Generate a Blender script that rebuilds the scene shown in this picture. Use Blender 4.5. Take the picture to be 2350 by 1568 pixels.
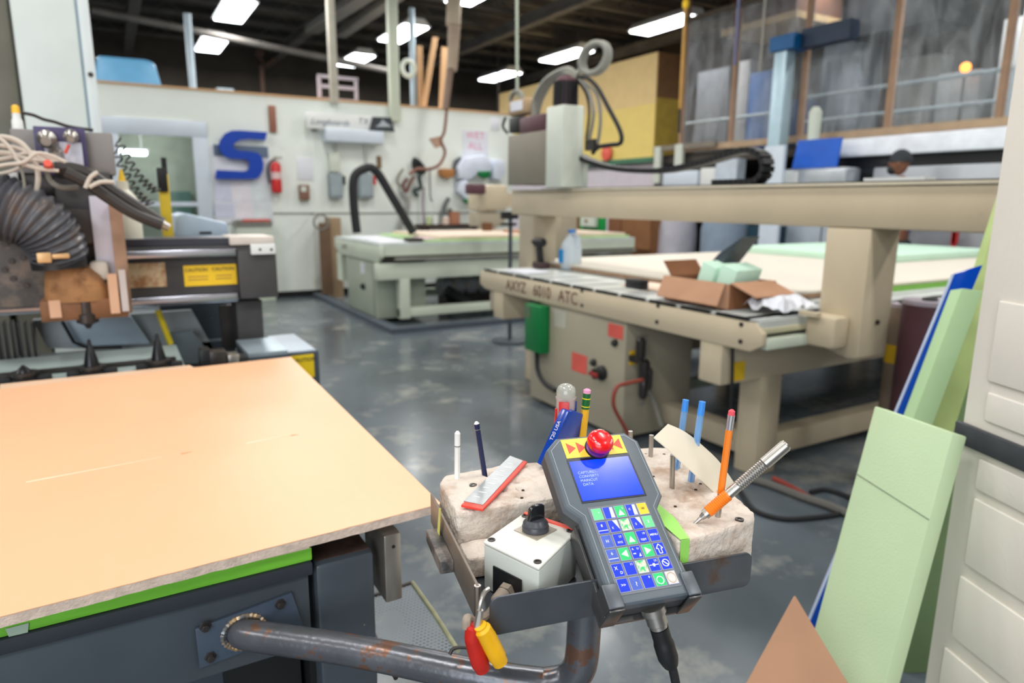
import bpy, bmesh, math, random
import numpy as np
from mathutils import Vector, Matrix
random.seed(7)
SC = bpy.context.scene
for o in list(bpy.data.objects): bpy.data.objects.remove(o)
COL = SC.collection
# ------------------------------------------------------------------ camera, world, light, exposure
EYE = 1.35                                   # camera height in metres
FPX = 1566.7                                 # focal length in pixels of a 2350 px wide frame (24 mm on 36 mm)
_a, _t, _r = math.radians(30.2), math.radians(11.6), math.radians(0.42)
HD = np.array([math.sin(_a)*math.cos(_t), math.cos(_a)*math.cos(_t), -math.sin(_t)])
_rt = np.array([math.cos(_a), -math.sin(_a), 0.0]); _up = np.cross(_rt, HD)
RT = _rt*math.cos(_r)+_up*math.sin(_r); UP = _up*math.cos(_r)-_rt*math.sin(_r)
cam_d = bpy.data.cameras.new('camera'); cam = bpy.data.objects.new('camera', cam_d); COL.objects.link(cam)
cam_d.sensor_width = 36; cam_d.lens = 24; cam_d.clip_start = 0.05; cam_d.clip_end = 100
m = Matrix.Identity(4)
for i in range(3):
    m[i][0] = RT[i]; m[i][1] = UP[i]; m[i][2] = -HD[i]
m[2][3] = EYE
cam.matrix_world = m
cam_d.dof.use_dof = True; cam_d.dof.focus_distance = 0.76; cam_d.dof.aperture_fstop = 4.6
SC.camera = cam
w = bpy.data.worlds.new('world'); SC.world = w; w.use_nodes = True
w.node_tree.nodes['Background'].inputs[0].default_value = (0.55, 0.62, 0.70, 1)
w.node_tree.nodes['Background'].inputs[1].default_value = 0.25
SC.view_settings.view_transform = 'Standard'; SC.view_settings.look = 'None'
SC.view_settings.gamma = 1.0; SC.view_settings.use_curve_mapping = False
SC.view_settings.exposure = 0.0
LAMP_X = (-4.3, -1.0, 2.4, 5.75, 9.95)
LAMP_Y = (-2.5, 0.9, 4.3, 7.7, 11.1, 14.6, 17.9)
LAMP_W = 58.0
for lx in LAMP_X:
    for ly in LAMP_Y:
        ld = bpy.data.lights.new('bay_light', 'AREA'); ld.shape = 'RECTANGLE'; ld.size = 0.36; ld.size_y = 1.4
        ld.energy = LAMP_W; ld.color = (1.0, 0.985, 0.95)
        lo = bpy.data.objects.new('bay_light', ld); COL.objects.link(lo); lo.location = (lx*.9, ly*.9, 4.42)
# added cool fill light behind the camera at left, with no door there
ld = bpy.data.lights.new('cool_fill', 'AREA'); ld.shape = 'RECTANGLE'; ld.size = 4.5; ld.size_y = 3.0
ld.energy = 230; ld.color = (0.88, 0.94, 1.0)
lo = bpy.data.objects.new('cool_fill', ld); COL.objects.link(lo); lo.location = (-2.6, -3.4, 2.0)
lo.rotation_euler = (math.radians(80), 0, math.radians(-38))

# ------------------------------------------------------------------ frames and helpers
# survey coordinates: eye at 1.5; the far hall is stored at 1/0.9 of its size, the near bench 0.15 too high
def far(p): return (p[0]*.9, p[1]*.9, p[2]*.9)
def near(p): return (p[0], p[1], p[2]-.15)
LH = np.array([.97813, -.20802, 0]); DP = np.array([.20802, .97813, 0])          # operator tray axes
def tray(p):
    q = LH*p[0]+DP*p[1]; return (q[0], q[1], p[2]-.15)
PC = np.array([0.43229, 0.49327, 1.15496])
_M = [np.array(x)/np.linalg.norm(x) for x in ((0.978, -0.208, -0.017), (0.18, 0.802, 0.569), (-0.105, -0.56, 0.822))]
def pend(p):                                                                    # handheld controller frame, in mm
    q = PC+(_M[0]*p[0]+_M[1]*p[1]+_M[2]*p[2])/1000; return (q[0], q[1], q[2]-.15)
def ident(p): return tuple(p)
E0 = np.array([0, 0, 1.5])
def at(px, py, X=None, Y=None, Z=None, D=None):
    d = HD+RT*(px-1175)/FPX+UP*(784-py)/FPX
    if X is not None: s = X/d[0]
    elif Y is not None: s = Y/d[1]
    elif Z is not None: s = (Z-1.5)/d[2]
    else: s = D
    return E0+d*s
def att(px, py, u=None, v=None, z=None):                                        # the same in tray coordinates
    d = HD+RT*(px-1175)/FPX+UP*(784-py)/FPX
    if u is not None: s = u/(d@LH)
    elif v is not None: s = v/(d@DP)
    else: s = (z-1.5)/d[2]
    p = E0+d*s
    return np.array([p@LH, p@DP, p[2]])

MATS = {}
def lin(c):
    c = c/255.0
    return c/12.92 if c <= .04045 else ((c+.055)/1.055)**2.4
def rgb(h):
    if isinstance(h, str): h = tuple(int(h[i:i+2], 16) for i in (0, 2, 4))
    return (lin(h[0]), lin(h[1]), lin(h[2]), 1)
def mat(name, col, rough=.5, metal=0.0, var=.12, scale=6.0, bump=0.0, bscale=40.0, col2=None, thr=(.45, .6), s2=9.0, emit=None, es=1.0, trans=0.0, coat=0.0, alpha=1.0, rvar=0.0, aniso=None, ior=1.45):
    if name in MATS: return MATS[name]
    m = bpy.data.materials.new(name); m.use_nodes = True; MATS[name] = m
    nt = m.node_tree; N = nt.nodes; L = nt.links; b = N['Principled BSDF']
    b.inputs['Roughness'].default_value = rough; b.inputs['Metallic'].default_value = metal
    b.inputs['IOR'].default_value = ior
    if trans: b.inputs['Transmission Weight'].default_value = trans
    if coat: b.inputs['Coat Weight'].default_value = coat; b.inputs['Coat Roughness'].default_value = .12
    if alpha < 1: b.inputs['Alpha'].default_value = alpha
    tc = N.new('ShaderNodeTexCoord'); mp = N.new('ShaderNodeMapping'); L.new(tc.outputs['Object'], mp.inputs[0])
    if aniso: mp.inputs['Scale'].default_value = aniso
    n1 = N.new('ShaderNodeTexNoise'); n1.inputs['Scale'].default_value = scale; n1.inputs['Detail'].default_value = 5
    L.new(mp.outputs[0], n1.inputs['Vector'])
    r1 = N.new('ShaderNodeMapRange'); r1.inputs[1].default_value = .3; r1.inputs[2].default_value = .7
    r1.inputs[3].default_value = 1-var; r1.inputs[4].default_value = 1+var*.6; L.new(n1.outputs['Fac'], r1.inputs[0])
    mx = N.new('ShaderNodeMix'); mx.data_type = 'RGBA'; mx.blend_type = 'MULTIPLY'; mx.inputs[0].default_value = 1
    mx.inputs[6].default_value = rgb(col); L.new(r1.outputs[0], mx.inputs[7])
    out = mx.outputs[2]
    if col2 is not None:
        n2 = N.new('ShaderNodeTexNoise'); n2.inputs['Scale'].default_value = s2; n2.inputs['Detail'].default_value = 8; n2.inputs['Roughness'].default_value = .65
        L.new(mp.outputs[0], n2.inputs['Vector'])
        r2 = N.new('ShaderNodeMapRange'); r2.inputs[1].default_value = thr[0]; r2.inputs[2].default_value = thr[1]; L.new(n2.outputs['Fac'], r2.inputs[0])
        m2 = N.new('ShaderNodeMix'); m2.data_type = 'RGBA'; L.new(r2.outputs[0], m2.inputs[0]); L.new(out, m2.inputs[6]); m2.inputs[7].default_value = rgb(col2)
        out = m2.outputs[2]
    L.new(out, b.inputs['Base Color'])
    if rvar:
        r3 = N.new('ShaderNodeMapRange'); r3.inputs[1].default_value = .3; r3.inputs[2].default_value = .7
        r3.inputs[3].default_value = max(.03, rough-rvar); r3.inputs[4].default_value = rough+rvar; L.new(n1.outputs['Fac'], r3.inputs[0]); L.new(r3.outputs[0], b.inputs['Roughness'])
    if bump:
        n4 = N.new('ShaderNodeTexNoise'); n4.inputs['Scale'].default_value = bscale; n4.inputs['Detail'].default_value = 6; L.new(mp.outputs[0], n4.inputs['Vector'])
        bp = N.new('ShaderNodeBump'); bp.inputs['Strength'].default_value = bump; bp.inputs['Distance'].default_value = .004
        L.new(n4.outputs['Fac'], bp.inputs['Height']); L.new(bp.outputs[0], b.inputs['Normal'])
    if emit is not None:
        b.inputs['Emission Color'].default_value = rgb(emit); b.inputs['Emission Strength'].default_value = es
    return m

class MB:
    def __init__(s, F=near): s.v = []; s.f = []; s.F = F
    def add(s, vs, fs):
        k = len(s.v); s.v += [s.F(tuple(float(c) for c in p)) for p in vs]; s.f += [tuple(i+k for i in f) for f in fs]; return s
    def hexa(s, p):
        return s.add(p, [(0, 3, 2, 1), (4, 5, 6, 7), (0, 1, 5, 4), (1, 2, 6, 5), (2, 3, 7, 6), (3, 0, 4, 7)])
    def box(s, x0, x1, y0, y1, z0, z1):
        x0, x1 = sorted((x0, x1)); y0, y1 = sorted((y0, y1)); z0, z1 = sorted((z0, z1))
        return s.hexa([(x0, y0, z0), (x1, y0, z0), (x1, y1, z0), (x0, y1, z0), (x0, y0, z1), (x1, y0, z1), (x1, y1, z1), (x0, y1, z1)])
    def ob(s, o, a, b, c):                   # oriented box: corner o, three edge vectors
        o, a, b, c = (np.array(q, float) for q in (o, a, b, c))
        return s.hexa([o, o+a, o+a+b, o+b, o+c, o+a+c, o+a+b+c, o+b+c])
    def prism(s, poly, ext):
        n = len(poly); e = np.array(ext, float); P = [np.array(p, float) for p in poly]
        return s.add(P+[p+e for p in P], [tuple(range(n))[::-1], tuple(range(n, 2*n))]+[(i, (i+1) % n, n+(i+1) % n, n+i) for i in range(n)])
    def quad(s, a, b, c, d): return s.add([a, b, c, d], [(0, 1, 2, 3)])
    def tube(s, pts, r, n=10, closed=False, cap=True, flat=None):
        P = [np.array(p, float) for p in pts]; k = len(P); R = r if hasattr(r, '__len__') else [r]*k
        vs = []; u = None
        for i in range(k):
            if closed: t = P[(i+1) % k]-P[i-1]
            else: t = P[min(i+1, k-1)]-P[max(i-1, 0)]
            t = t/(np.linalg.norm(t)+1e-12)
            if u is None:
                u = np.cross(t, [0, 0, 1] if abs(t[2]) < .9 else [1, 0, 0])
            u = u-t*(u@t); u /= np.linalg.norm(u)+1e-12; w_ = np.cross(t, u)
            for j in range(n):
                an = 2*math.pi*j/n
                vs.append(P[i]+R[i]*(math.cos(an)*u+math.sin(an)*w_*(flat or 1)))
        fs = []
        for i in range(k if closed else k-1):
            a = i*n; b = ((i+1) % k)*n
            for j in range(n): fs.append((a+j, a+(j+1) % n, b+(j+1) % n, b+j))
        if cap and not closed: fs += [tuple(range(n))[::-1], tuple(range((k-1)*n, k*n))]
        return s.add(vs, fs)
    def lathe(s, o, ax, prof, n=20):         # prof: (distance along axis, radius)
        o = np.array(o, float); ax = np.array(ax, float); ax /= np.linalg.norm(ax)
        u = np.cross(ax, [0, 0, 1] if abs(ax[2]) < .9 else [1, 0, 0]); u /= np.linalg.norm(u); w_ = np.cross(ax, u)
        vs = []; fs = []
        for t, r in prof:
            for j in range(n):
                an = 2*math.pi*j/n; vs.append(o+ax*t+max(r, 1e-5)*(math.cos(an)*u+math.sin(an)*w_))
        for i in range(len(prof)-1):
            for j in range(n): fs.append((i*n+j, i*n+(j+1) % n, (i+1)*n+(j+1) % n, (i+1)*n+j))
        fs += [tuple(range(n))[::-1], tuple(range((len(prof)-1)*n, len(prof)*n))]
        return s.add(vs, fs)
    def ball(s, c, rx, ry, rz, n=14, mm=10):
        vs = []; fs = []
        for i in range(mm+1):
            th = math.pi*i/mm
            for j in range(n):
                ph = 2*math.pi*j/n; vs.append((c[0]+rx*max(math.sin(th), 1e-3)*math.cos(ph), c[1]+ry*max(math.sin(th), 1e-3)*math.sin(ph), c[2]+rz*math.cos(th)))
        for i in range(mm):
            for j in range(n): fs.append((i*n+j, (i+1)*n+j, (i+1)*n+(j+1) % n, i*n+(j+1) % n))
        return s.add(vs, fs)
    def pf(s, x0, y0, x1, y1, Y, d):         # box whose -Y face spans the two surveyed corners
        xm, ym = (x0+x1)/2, (y0+y1)/2
        return s.box(at(x0, ym, Y=Y)[0], at(x1, ym, Y=Y)[0], Y, Y+d, at(xm, y1, Y=Y)[2], at(xm, y0, Y=Y)[2])
    def ps(s, x0, y0, x1, y1, X, d):         # box whose -X face spans the two surveyed corners
        xm, ym = (x0+x1)/2, (y0+y1)/2
        return s.box(X, X+d, at(x1, ym, X=X)[1], at(x0, ym, X=X)[1], at(xm, y1, X=X)[2], at(xm, y0, X=X)[2])
    def build(s, name, material, parent=None, smooth=False, bev=0, seg=2, ang=35, sub=0):
        me = bpy.data.meshes.new(name); me.from_pydata(s.v, [], s.f); me.validate()
        bm = bmesh.new(); bm.from_mesh(me); bmesh.ops.recalc_face_normals(bm, faces=bm.faces)
        if bev:
            es = [e for e in bm.edges if len(e.link_faces) == 2 and e.calc_face_angle(0) > math.radians(30)]
            bmesh.ops.bevel(bm, geom=es, offset=bev, segments=seg, profile=.5, affect='EDGES', clamp_overlap=True)
        if sub: bmesh.ops.subdivide_edges(bm, edges=bm.edges[:], cuts=sub, use_grid_fill=True)
        bm.to_mesh(me); bm.free()
        if smooth or bev:
            me.shade_smooth(); me.set_sharp_from_angle(angle=math.radians(ang))
        me.materials.append(material)
        o = bpy.data.objects.new(name, me); COL.objects.link(o)
        if parent is not None: o.parent = parent
        return o
def tag(o, label=None, cat=None, group=None, kind=None):
    if label: o['label'] = label
    if cat: o['category'] = cat
    if group: o['group'] = group
    if kind: o['kind'] = kind
    return o
def T(name, label, cat, group=None):
    o = bpy.data.objects.new(name, None); o.empty_display_size = .05; COL.objects.link(o); return tag(o, label, cat, group)
def struct(o): o['kind'] = 'structure'; return o
def spline(pts, n=8, closed=False):
    P = [np.array(p, float) for p in pts]; out = []; k = len(P)
    rng = range(k if closed else k-1)
    for i in rng:
        if closed: a, b, c, d = P[i-1], P[i], P[(i+1) % k], P[(i+2) % k]
        else: a, b, c, d = P[max(i-1, 0)], P[i], P[i+1], P[min(i+2, k-1)]
        for j in range(n):
            t = j/n; out.append(.5*((2*b)+(-a+c)*t+(2*a-5*b+4*c-d)*t*t+(-a+3*b-3*c+d)*t**3))
    if not closed: out.append(P[-1])
    return out
def text(name, body, size, o, ax, ay, material, parent, F=far, ext=.001, align='CENTER', shear=0, lab=None, off=0.0, bold=0.0):
    cu = bpy.data.curves.new(name, 'FONT'); cu.body = body; cu.size = size; cu.align_x = align; cu.align_y = 'CENTER'; cu.shear = shear; cu.offset = bold
    tmp = bpy.data.objects.new('tmp_text', cu); COL.objects.link(tmp)
    dg = bpy.context.evaluated_depsgraph_get(); me0 = tmp.evaluated_get(dg).to_mesh()
    V = [tuple(v.co) for v in me0.vertices]; Fs = [tuple(p.vertices) for p in me0.polygons]
    tmp.to_mesh_clear(); bpy.data.objects.remove(tmp); bpy.data.curves.remove(cu)
    o = np.array(o, float); ax = np.array(ax, float); ay = np.array(ay, float); n = np.cross(ax, ay); n = n/np.linalg.norm(n)
    mb = MB(F); k = len(V)
    mb.add([o+ax*x+ay*y+n*(off+ext) for x, y, z in V]+[o+ax*x+ay*y+n*off for x, y, z in V], Fs+[tuple(i+k for i in f)[::-1] for f in Fs])
    t = mb.build(name, material, parent)
    if lab: t['label'] = lab
    return t
AX, AY, AZ = np.eye(3)

# ------------------------------------------------------------------ materials
m_floor = mat('concrete', (92, 101, 108), rough=.22, var=.45, scale=.8, rvar=.12, col2=(142, 143, 138), thr=(.53, .70), s2=3.0, bump=.15, bscale=18)
m_ceil = mat('dark_deck', (52, 50, 50), rough=.9, var=.3, scale=2)
m_joist = mat('dark_steel', (92, 88, 84), rough=.7, var=.3, scale=3)
m_wall = mat('white_wallboard', (230, 236, 230), rough=.55, var=.06, scale=1.2, col2=(184, 184, 166), thr=(.62, .85), s2=1.3)
m_backw = mat('brown_wall', (74, 68, 62), rough=.9, var=.3, scale=1)
m_white = mat('white_paint', (224, 226, 224), rough=.4, var=.04)
m_wht2 = mat('pale_blue_paint', (206, 216, 228), rough=.4, var=.04)
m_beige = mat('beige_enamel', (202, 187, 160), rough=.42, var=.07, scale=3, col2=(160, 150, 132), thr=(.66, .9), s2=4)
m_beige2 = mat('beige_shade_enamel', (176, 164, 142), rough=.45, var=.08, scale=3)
m_taupe = mat('taupe_enamel', (134, 128, 114), rough=.5, var=.06)
m_cream = mat('cream_enamel', (206, 212, 200), rough=.4, var=.05)
m_sage = mat('sage_enamel', (204, 212, 194), rough=.45, var=.08, scale=2)
m_sage2 = mat('sage_cabinet', (164, 172, 156), rough=.5, var=.08, scale=2)
m_black = mat('black_plastic', (26, 27, 29), rough=.45, var=.1)
m_rub = mat('black_rubber', (30, 31, 33), rough=.7, var=.15)
m_char = mat('charcoal_steel', (66, 74, 82), rough=.42, metal=.0, var=.2, scale=5, col2=(156, 152, 142), thr=(.69, .71), s2=38, coat=.2)
m_char2 = mat('dark_gantry_steel', (70, 68, 68), rough=.5, var=.2, scale=6)
m_steel = mat('brushed_steel', (176, 172, 166), rough=.32, metal=.9, var=.12, scale=8)
m_rail = mat('polished_rail', (190, 192, 205), rough=.18, metal=.95, var=.06)
m_dsteel = mat('dark_machined_steel', (74, 70, 68), rough=.35, metal=.7, var=.2)
m_brownm = mat('dusty_brown_metal', (160, 116, 74), rough=.7, var=.25, scale=9, col2=(120, 82, 50), s2=12)
m_lam = mat('peach_laminate', (230, 178, 138), rough=.40, var=.035, scale=3, col2=(226, 180, 144), thr=(.5, .9), s2=30)
m_lamedge = mat('board_core', (206, 186, 172), rough=.8, var=.2, scale=60, bump=.5, bscale=200)
m_mdf = mat('mdf_edge', (196, 160, 130), rough=.8, var=.15, scale=30)
m_green = mat('green_tape', (120, 196, 60), rough=.45, var=.12, scale=12, aniso=(1, 1, 9))
m_gfoam = mat('green_foam', (188, 208, 168), rough=.85, var=.05, scale=5, bump=.25, bscale=300, col2=(206, 206, 166), thr=(.6, .8), s2=7)
m_gfoam2 = mat('green_foam_shade', (176, 208, 160), rough=.85, var=.06, scale=5)
m_mint = mat('mint_foam', (196, 228, 208), rough=.85, var=.03)
m_blue = mat('blue_acrylic', (0, 72, 190), rough=.15, var=.05, coat=.5)
m_bluem = mat('royal_blue_paint', (0, 62, 172), rough=.4, var=.04)
m_card = mat('cardboard', (186, 142, 112), rough=.85, var=.08, scale=8)
m_card2 = mat('dark_cardboard', (128, 84, 54), rough=.85, var=.12)
m_sheet = mat('white_sheet_top', (222, 214, 200), rough=.5, var=.03)
m_red = mat('red_paint', (196, 40, 40), rough=.35, var=.06)
m_redst = mat('red_sticker', (222, 96, 84), rough=.5, var=.1)
m_yel = mat('yellow_sticker', (240, 196, 40), rough=.5, var=.06)
m_paper = mat('paper', (222, 224, 232), rough=.8, var=.05)
m_greenb = mat('green_box_enamel', (0, 112, 56), rough=.4, var=.05)
m_foam = mat('white_bead_foam', (214, 202, 190), rough=.9, var=.10, scale=14, bump=1.0, bscale=120, col2=(178, 152, 132), thr=(.50, .68), s2=16)
m_tray = mat('tray_steel', (88, 92, 98), rough=.36, metal=.55, var=.2, scale=14, col2=(96, 76, 62), thr=(.60, .72), s2=14)
m_trayin = mat('tray_side_steel', (126, 116, 106), rough=.45, metal=.5, var=.2, scale=20)
m_pipe = mat('worn_pipe', (104, 106, 112), rough=.27, metal=.55, var=.25, scale=14, col2=(124, 92, 76), thr=(.545, .59), s2=30, bump=.12, bscale=90)
m_pendb = mat('pendant_plastic', (92, 101, 108), rough=.42, var=.08, scale=30)
m_glass = mat('window_glass', (225, 235, 232), rough=.04, trans=1.0, var=0)
m_wood = mat('pine', (206, 166, 124), rough=.7, var=.12, scale=5, aniso=(8, 8, 1))
m_galv = mat('galvanised', (168, 184, 194), rough=.4, metal=.5, var=.08)
m_silver = mat('silver_panel', (176, 180, 186), rough=.35, metal=.3, var=.05)
m_maroon = mat('maroon_motor', (92, 58, 66), rough=.5, var=.2)
m_hose = mat('grey_hose', (128, 126, 118), rough=.5, var=.1)
m_inkd = mat('dark_ink', (40, 44, 60), rough=.6, var=0)
m_brlet = mat('brown_lettering', (104, 62, 44), rough=.6, var=.05)
m_shopw = mat('white_panel_door', (234, 228, 218), rough=.5, var=.05, scale=3, bump=.15, bscale=120)

# ------------------------------------------------------------------ the hall
def slab(name, x0, x1, y0, y1, z0, z1, m, **k): return struct(MB(far).box(x0, x1, y0, y1, z0, z1).build(name, m, **k))
slab('floor', -7, 13.5, -5, 21, -.2, 0, m_floor)
ceil = slab('ceiling', -7, 13.5, -5, 21, 5.75, 5.95, m_ceil)
slab('wall_back', -7, 13.5, 20.8, 21, 0, 5.75, m_backw)
slab('wall_left', -7, -6.8, -5, 21, 0, 5.75, m_backw)
slab('wall_right', 13.3, 13.5, -5, 21, 0, 5.75, m_backw)
slab('wall_front', -7, 13.5, -5, -4.8, 0, 5.75, m_backw)
for i in range(14):
    y = 3.2+i*1.3
    b = MB(far).box(-6.8, 13.3, y, y+.09, 5.45, 5.52).box(-6.8, 13.3, y, y+.09, 5.68, 5.75)
    for k in range(34):
        x = -6.6+k*.6; sx = .3
        b.ob((x, y+.03, 5.5), (.04, 0, 0), (0, .03, 0), (sx*(1 if k % 2 else -1), 0, .2))
    b.build('joist', m_joist, ceil)
for x in (-2.6, .7, 4.1, 7.9, 11.5):
    b = MB(far).box(x, x+.2, -4.8, 20.8, 5.28, 5.32).box(x+.085, x+.115, -4.8, 20.8, 5.12, 5.3).box(x, x+.2, -4.8, 20.8, 5.10, 5.14)
    b.build('girder', m_joist, ceil)
# ducts and pipes under the deck
def duct(label, p0, p1, r, m, cat='pipe', name='ceiling_pipe', grp=None):
    return tag(MB(far).tube([p0, p1], r, 12).build(name, m, smooth=True), label, cat, grp)
duct('long grey pipe running beneath the dark ceiling behind the white wall', at(210, 22, Y=15.4), at(900, 165, Y=15.6), .07, m_joist)
tag(MB(far).ob(at(700, 75, Z=4.88), (.28, 0, 0), (0, 0, .16), at(905, -60, Z=4.88)-at(700, 75, Z=4.88)).build('cable_tray', mat('duct_grey', (108, 104, 98), rough=.6), bev=.01), 'wide grey duct under the ceiling, left of the bright lamp by the thick post', 'duct')
tag(MB(far).ob(at(770, 85, Z=4.9), (.22, 0, 0), (0, 0, .14), at(980, -60, Z=4.9)-at(770, 85, Z=4.9)).build('ceiling_duct', mat('duct_tan', (120, 114, 106), rough=.6), bev=.01), 'wide tan duct under the ceiling, behind the thin white post', 'duct')

# ceiling lamps
LGRID = {}
col_name = {(-4.3): 'far left', (-1.0): 'left', 2.4: 'second', 5.75: 'third', 9.95: 'right'}
m_diff = mat('lamp_diffuser', (255, 255, 255), rough=.5, emit=(246, 250, 255), es=9.0, var=0)
vis = {(2.4, 14.6): 'bright ceiling lamp at the top, nearer of the two left of the thin white post',
       (2.4, 17.9): 'bright ceiling lamp above the short grey post, farther of the two at left',
       (5.75, 11.1): 'ceiling lamp cut by the top edge above the beige vacuum pipe',
       (5.75, 14.6): 'ceiling lamp crossed by the thick white post',
       (5.75, 17.9): 'ceiling lamp beside the thin white post, left of the coiled white ring',
       (9.95, 11.1): 'long ceiling lamp beside the hanging yellow rod, largest of the lit lamps',
       (9.95, 14.6): 'ceiling lamp next to the ring of coiled grey hose above the router head',
       (9.95, 17.9): 'ceiling lamp over the far end of the white wall, smallest of the lit lamps'}
for lx in LAMP_X:
    for ly in LAMP_Y:
        if (lx, ly) not in vis: continue
        lab = vis.get((lx, ly), 'ceiling lamp hidden behind the tall white cabinet or past the picture edge')
        t = T('ceiling_lamp', lab, 'lamp', 'lamps under the ceiling')
        MB(far).prism([(lx-.3, ly-.82, 4.98), (lx+.3, ly-.82, 4.98), (lx+.16, ly-.82, 5.12), (lx-.16, ly-.82, 5.12)], (0, 1.64, 0)).build('housing', m_white, t)
        MB(far).box(lx-.26, lx+.26, ly-.8, ly+.8, 4.94, 4.978).build('diffuser', m_diff, t, bev=.015)
        for s_ in (-.5, .5): MB(far).tube([(lx, ly+s_, 5.1), (lx, ly+s_, 5.749)], .008, 6).build('hanger', m_joist, t)

# white partition wall with window
WY = 11.0
def pw(x0, x1, z0, z1, m=None): return (x0, x1, WY, WY+.16, z0, z1)
b = MB(far)
b.box(*pw(-3.5, .12, 0, 3.0)).box(*pw(1.2, 6.4, 0, 3.0)).box(*pw(.12, 1.2, 0, .95)).box(*pw(.12, 1.2, 2.42, 3.0))
wallp = struct(b.build('wall_partition', m_wall))
struct(MB(far).box(-3.5, 6.3, WY-.02, WY+.2, 3.0, 3.03).build('trim_1', m_wood))
struct(MB(far).box(1.3, 6.25, WY-.012, WY, 1.285, 1.305).build('trim_2', mat('seam_grey', (120, 122, 116), rough=.6)))
struct(MB(far).box(-3.5, 6.25, WY-.02, WY, 0, .09).build('baseboard_partition', m_black))
wn = T('window_1', None, None); wn['kind'] = 'structure'
MB(far).box(.0, .2, WY-.03, WY+.01, .9, 2.58).build('window_frame', m_wht2, wn, bev=.008)
MB(far).box(1.12, 1.32, WY-.03, WY+.01, .9, 2.58).build('window_frame', m_wht2, wn, bev=.008)
MB(far).box(.0, 1.32, WY-.035, WY+.01, 2.36, 2.58).build('window_frame', m_wht2, wn, bev=.008)
MB(far).box(.2, 1.12, WY-.02, WY+.04, 1.40, 1.46).build('window_rail', m_wht2, wn)
MB(far).box(.12, 1.2, WY+.05, WY+.062, .95, 2.42).build('pane', m_glass, wn)
slab('wall_office', -3.5, 6.2, 13.0, 13.1, 0, 3.0, mat('office_wall', (176, 182, 168), rough=.7, emit=(176, 182, 168), es=0.0))
slab('ceiling_office', -3.5, 6.2, WY+.16, 13.0, 2.95, 3.0, m_white)
ld = bpy.data.lights.new('office_light', 'AREA'); ld.size = .3; ld.size_y = 1.2; ld.shape = 'RECTANGLE'; ld.energy = 16
lo = bpy.data.objects.new('office_light', ld); COL.objects.link(lo); lo.location = (.6, 10.7, 2.6)
t = T('ceiling_lamp', 'glowing lamp shape behind the window, added in place of a reflected lamp', 'lamp')  # added body whose glow stands in for a lamp reflection on the pane
_p = at(300, 351, Y=12.4)
MB(far).box(_p[0]-.22, _p[0]+.22, 12.3, 12.5, _p[2]-.03, _p[2]+.04).build('diffuser', m_diff, t, bev=.015)
MB(far).box(_p[0]-.25, _p[0]+.25, 12.28, 12.52, _p[2]+.04, _p[2]+.07).build('housing', m_white, t)
for s_ in (-.15, .15): MB(far).tube([(_p[0]+s_, 12.4, _p[2]+.07), (_p[0]+s_, 12.4, 2.96)], .01, 6).build('hanger', m_white, t)
tag(MB(far).pf(385, 440, 442, 520, 12.9, .08).build('notice_board', mat('teal_board', (104, 140, 132), rough=.7)), 'teal board on the wall seen through the lower window', 'board')

# things over the partition
t = T('duct_hood', 'rounded light blue hood rising above the left end of the white wall', 'duct')
pts = [at(x_, y_, Y=13.4) for x_, y_ in ((215, 200), (222, 126), (340, 136), (356, 146), (372, 200))]
b = MB(far); b.prism(pts+[pts[-1]-AZ*1.0, pts[0]-AZ*1.0], (0, .9, 0)); b.build('shell', mat('blue_hood', (96, 156, 196), rough=.35, var=.05), t, bev=.05, seg=3)
MB(far).box(pts[0][0], pts[-1][0], 13.4, 14.3, .0, pts[0][2]-1.0).build('pedestal', mat('blue_hood_leg', (80, 120, 150), rough=.5), t)
def post(px0, px1, pyb, Y, label, m, name='square_post', d=.1, zt=5.75, z0=None):
    x0, x1 = at(px0, pyb, Y=Y)[0], at(px1, pyb, Y=Y)[0]; z = at(px0, pyb, Y=Y)[2] if z0 is None else z0
    return tag(MB(far).box(x0, x1, Y, Y+d, z, zt).build(name, m, bev=.006), label, 'post')
post(761, 778, 235, 10.86, 'thin white square post rising from the sign bracket to the ceiling', mat('post_white', (186, 182, 168), rough=.5))
post(898, 919, 262, 10.86, 'thick pale post in front of the white wall, reaching the ceiling', m_sage, z0=2.75, d=.12)
post(945, 956, 245, 11.25, 'narrow grey post between the coiled ring and the boards', m_galv, z0=0, d=.06, zt=4.6)
post(436, 452, 205, 11.4, 'short pale grey post behind the white wall under the far lamp', m_galv, z0=0, d=.08, zt=4.1)
def plank(pa, pb, w, Y, label):
    a, b_ = at(*pa, Y=Y), at(*pb, Y=Y); a = a-(b_-a)*.6
    return tag(MB(far).ob(a-AX*w/2, AX*w, AY*.05, b_-a).build('plank', m_wood), label, 'plank', 'planks standing behind the white wall')
plank((968, 248), (964, 105), .09, 11.3, 'left upright plank behind the white wall')
plank((973, 248), (1000, 85), .09, 11.22, 'tilted plank crossing in front of the left upright plank')
plank((1015, 250), (1021, 108), .10, 11.3, 'plank directly behind the vacuum pipe')
c = at(937, 157, Y=11.2); R0 = .105
pts = [(c[0]+R0*math.cos(a_), c[1], c[2]+R0*1.15*math.sin(a_)) for a_ in np.linspace(0, 2*math.pi, 24, endpoint=False)]
tag(MB(far).tube(pts, .04, 8, closed=True).build('tape_roll', m_cream, smooth=True), 'small white ring hung on the narrow grey post', 'ring')
t = T('picture_frame', 'pale lilac frame standing on top of the white wall', 'frame')
mf = mat('lilac_frame', (196, 186, 196), rough=.5); Yf = 11.1
MB(far).pf(730, 175, 738, 236, Yf, .04).build('side_bar', mf, t); MB(far).pf(815, 182, 822, 242, Yf, .04).build('side_bar', mf, t)
MB(far).pf(730, 174, 822, 181, Yf, .04).build('top_bar', mf, t); MB(far).pf(738, 196, 815, 204, Yf, .04).build('cross_bar', mf, t)
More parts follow.
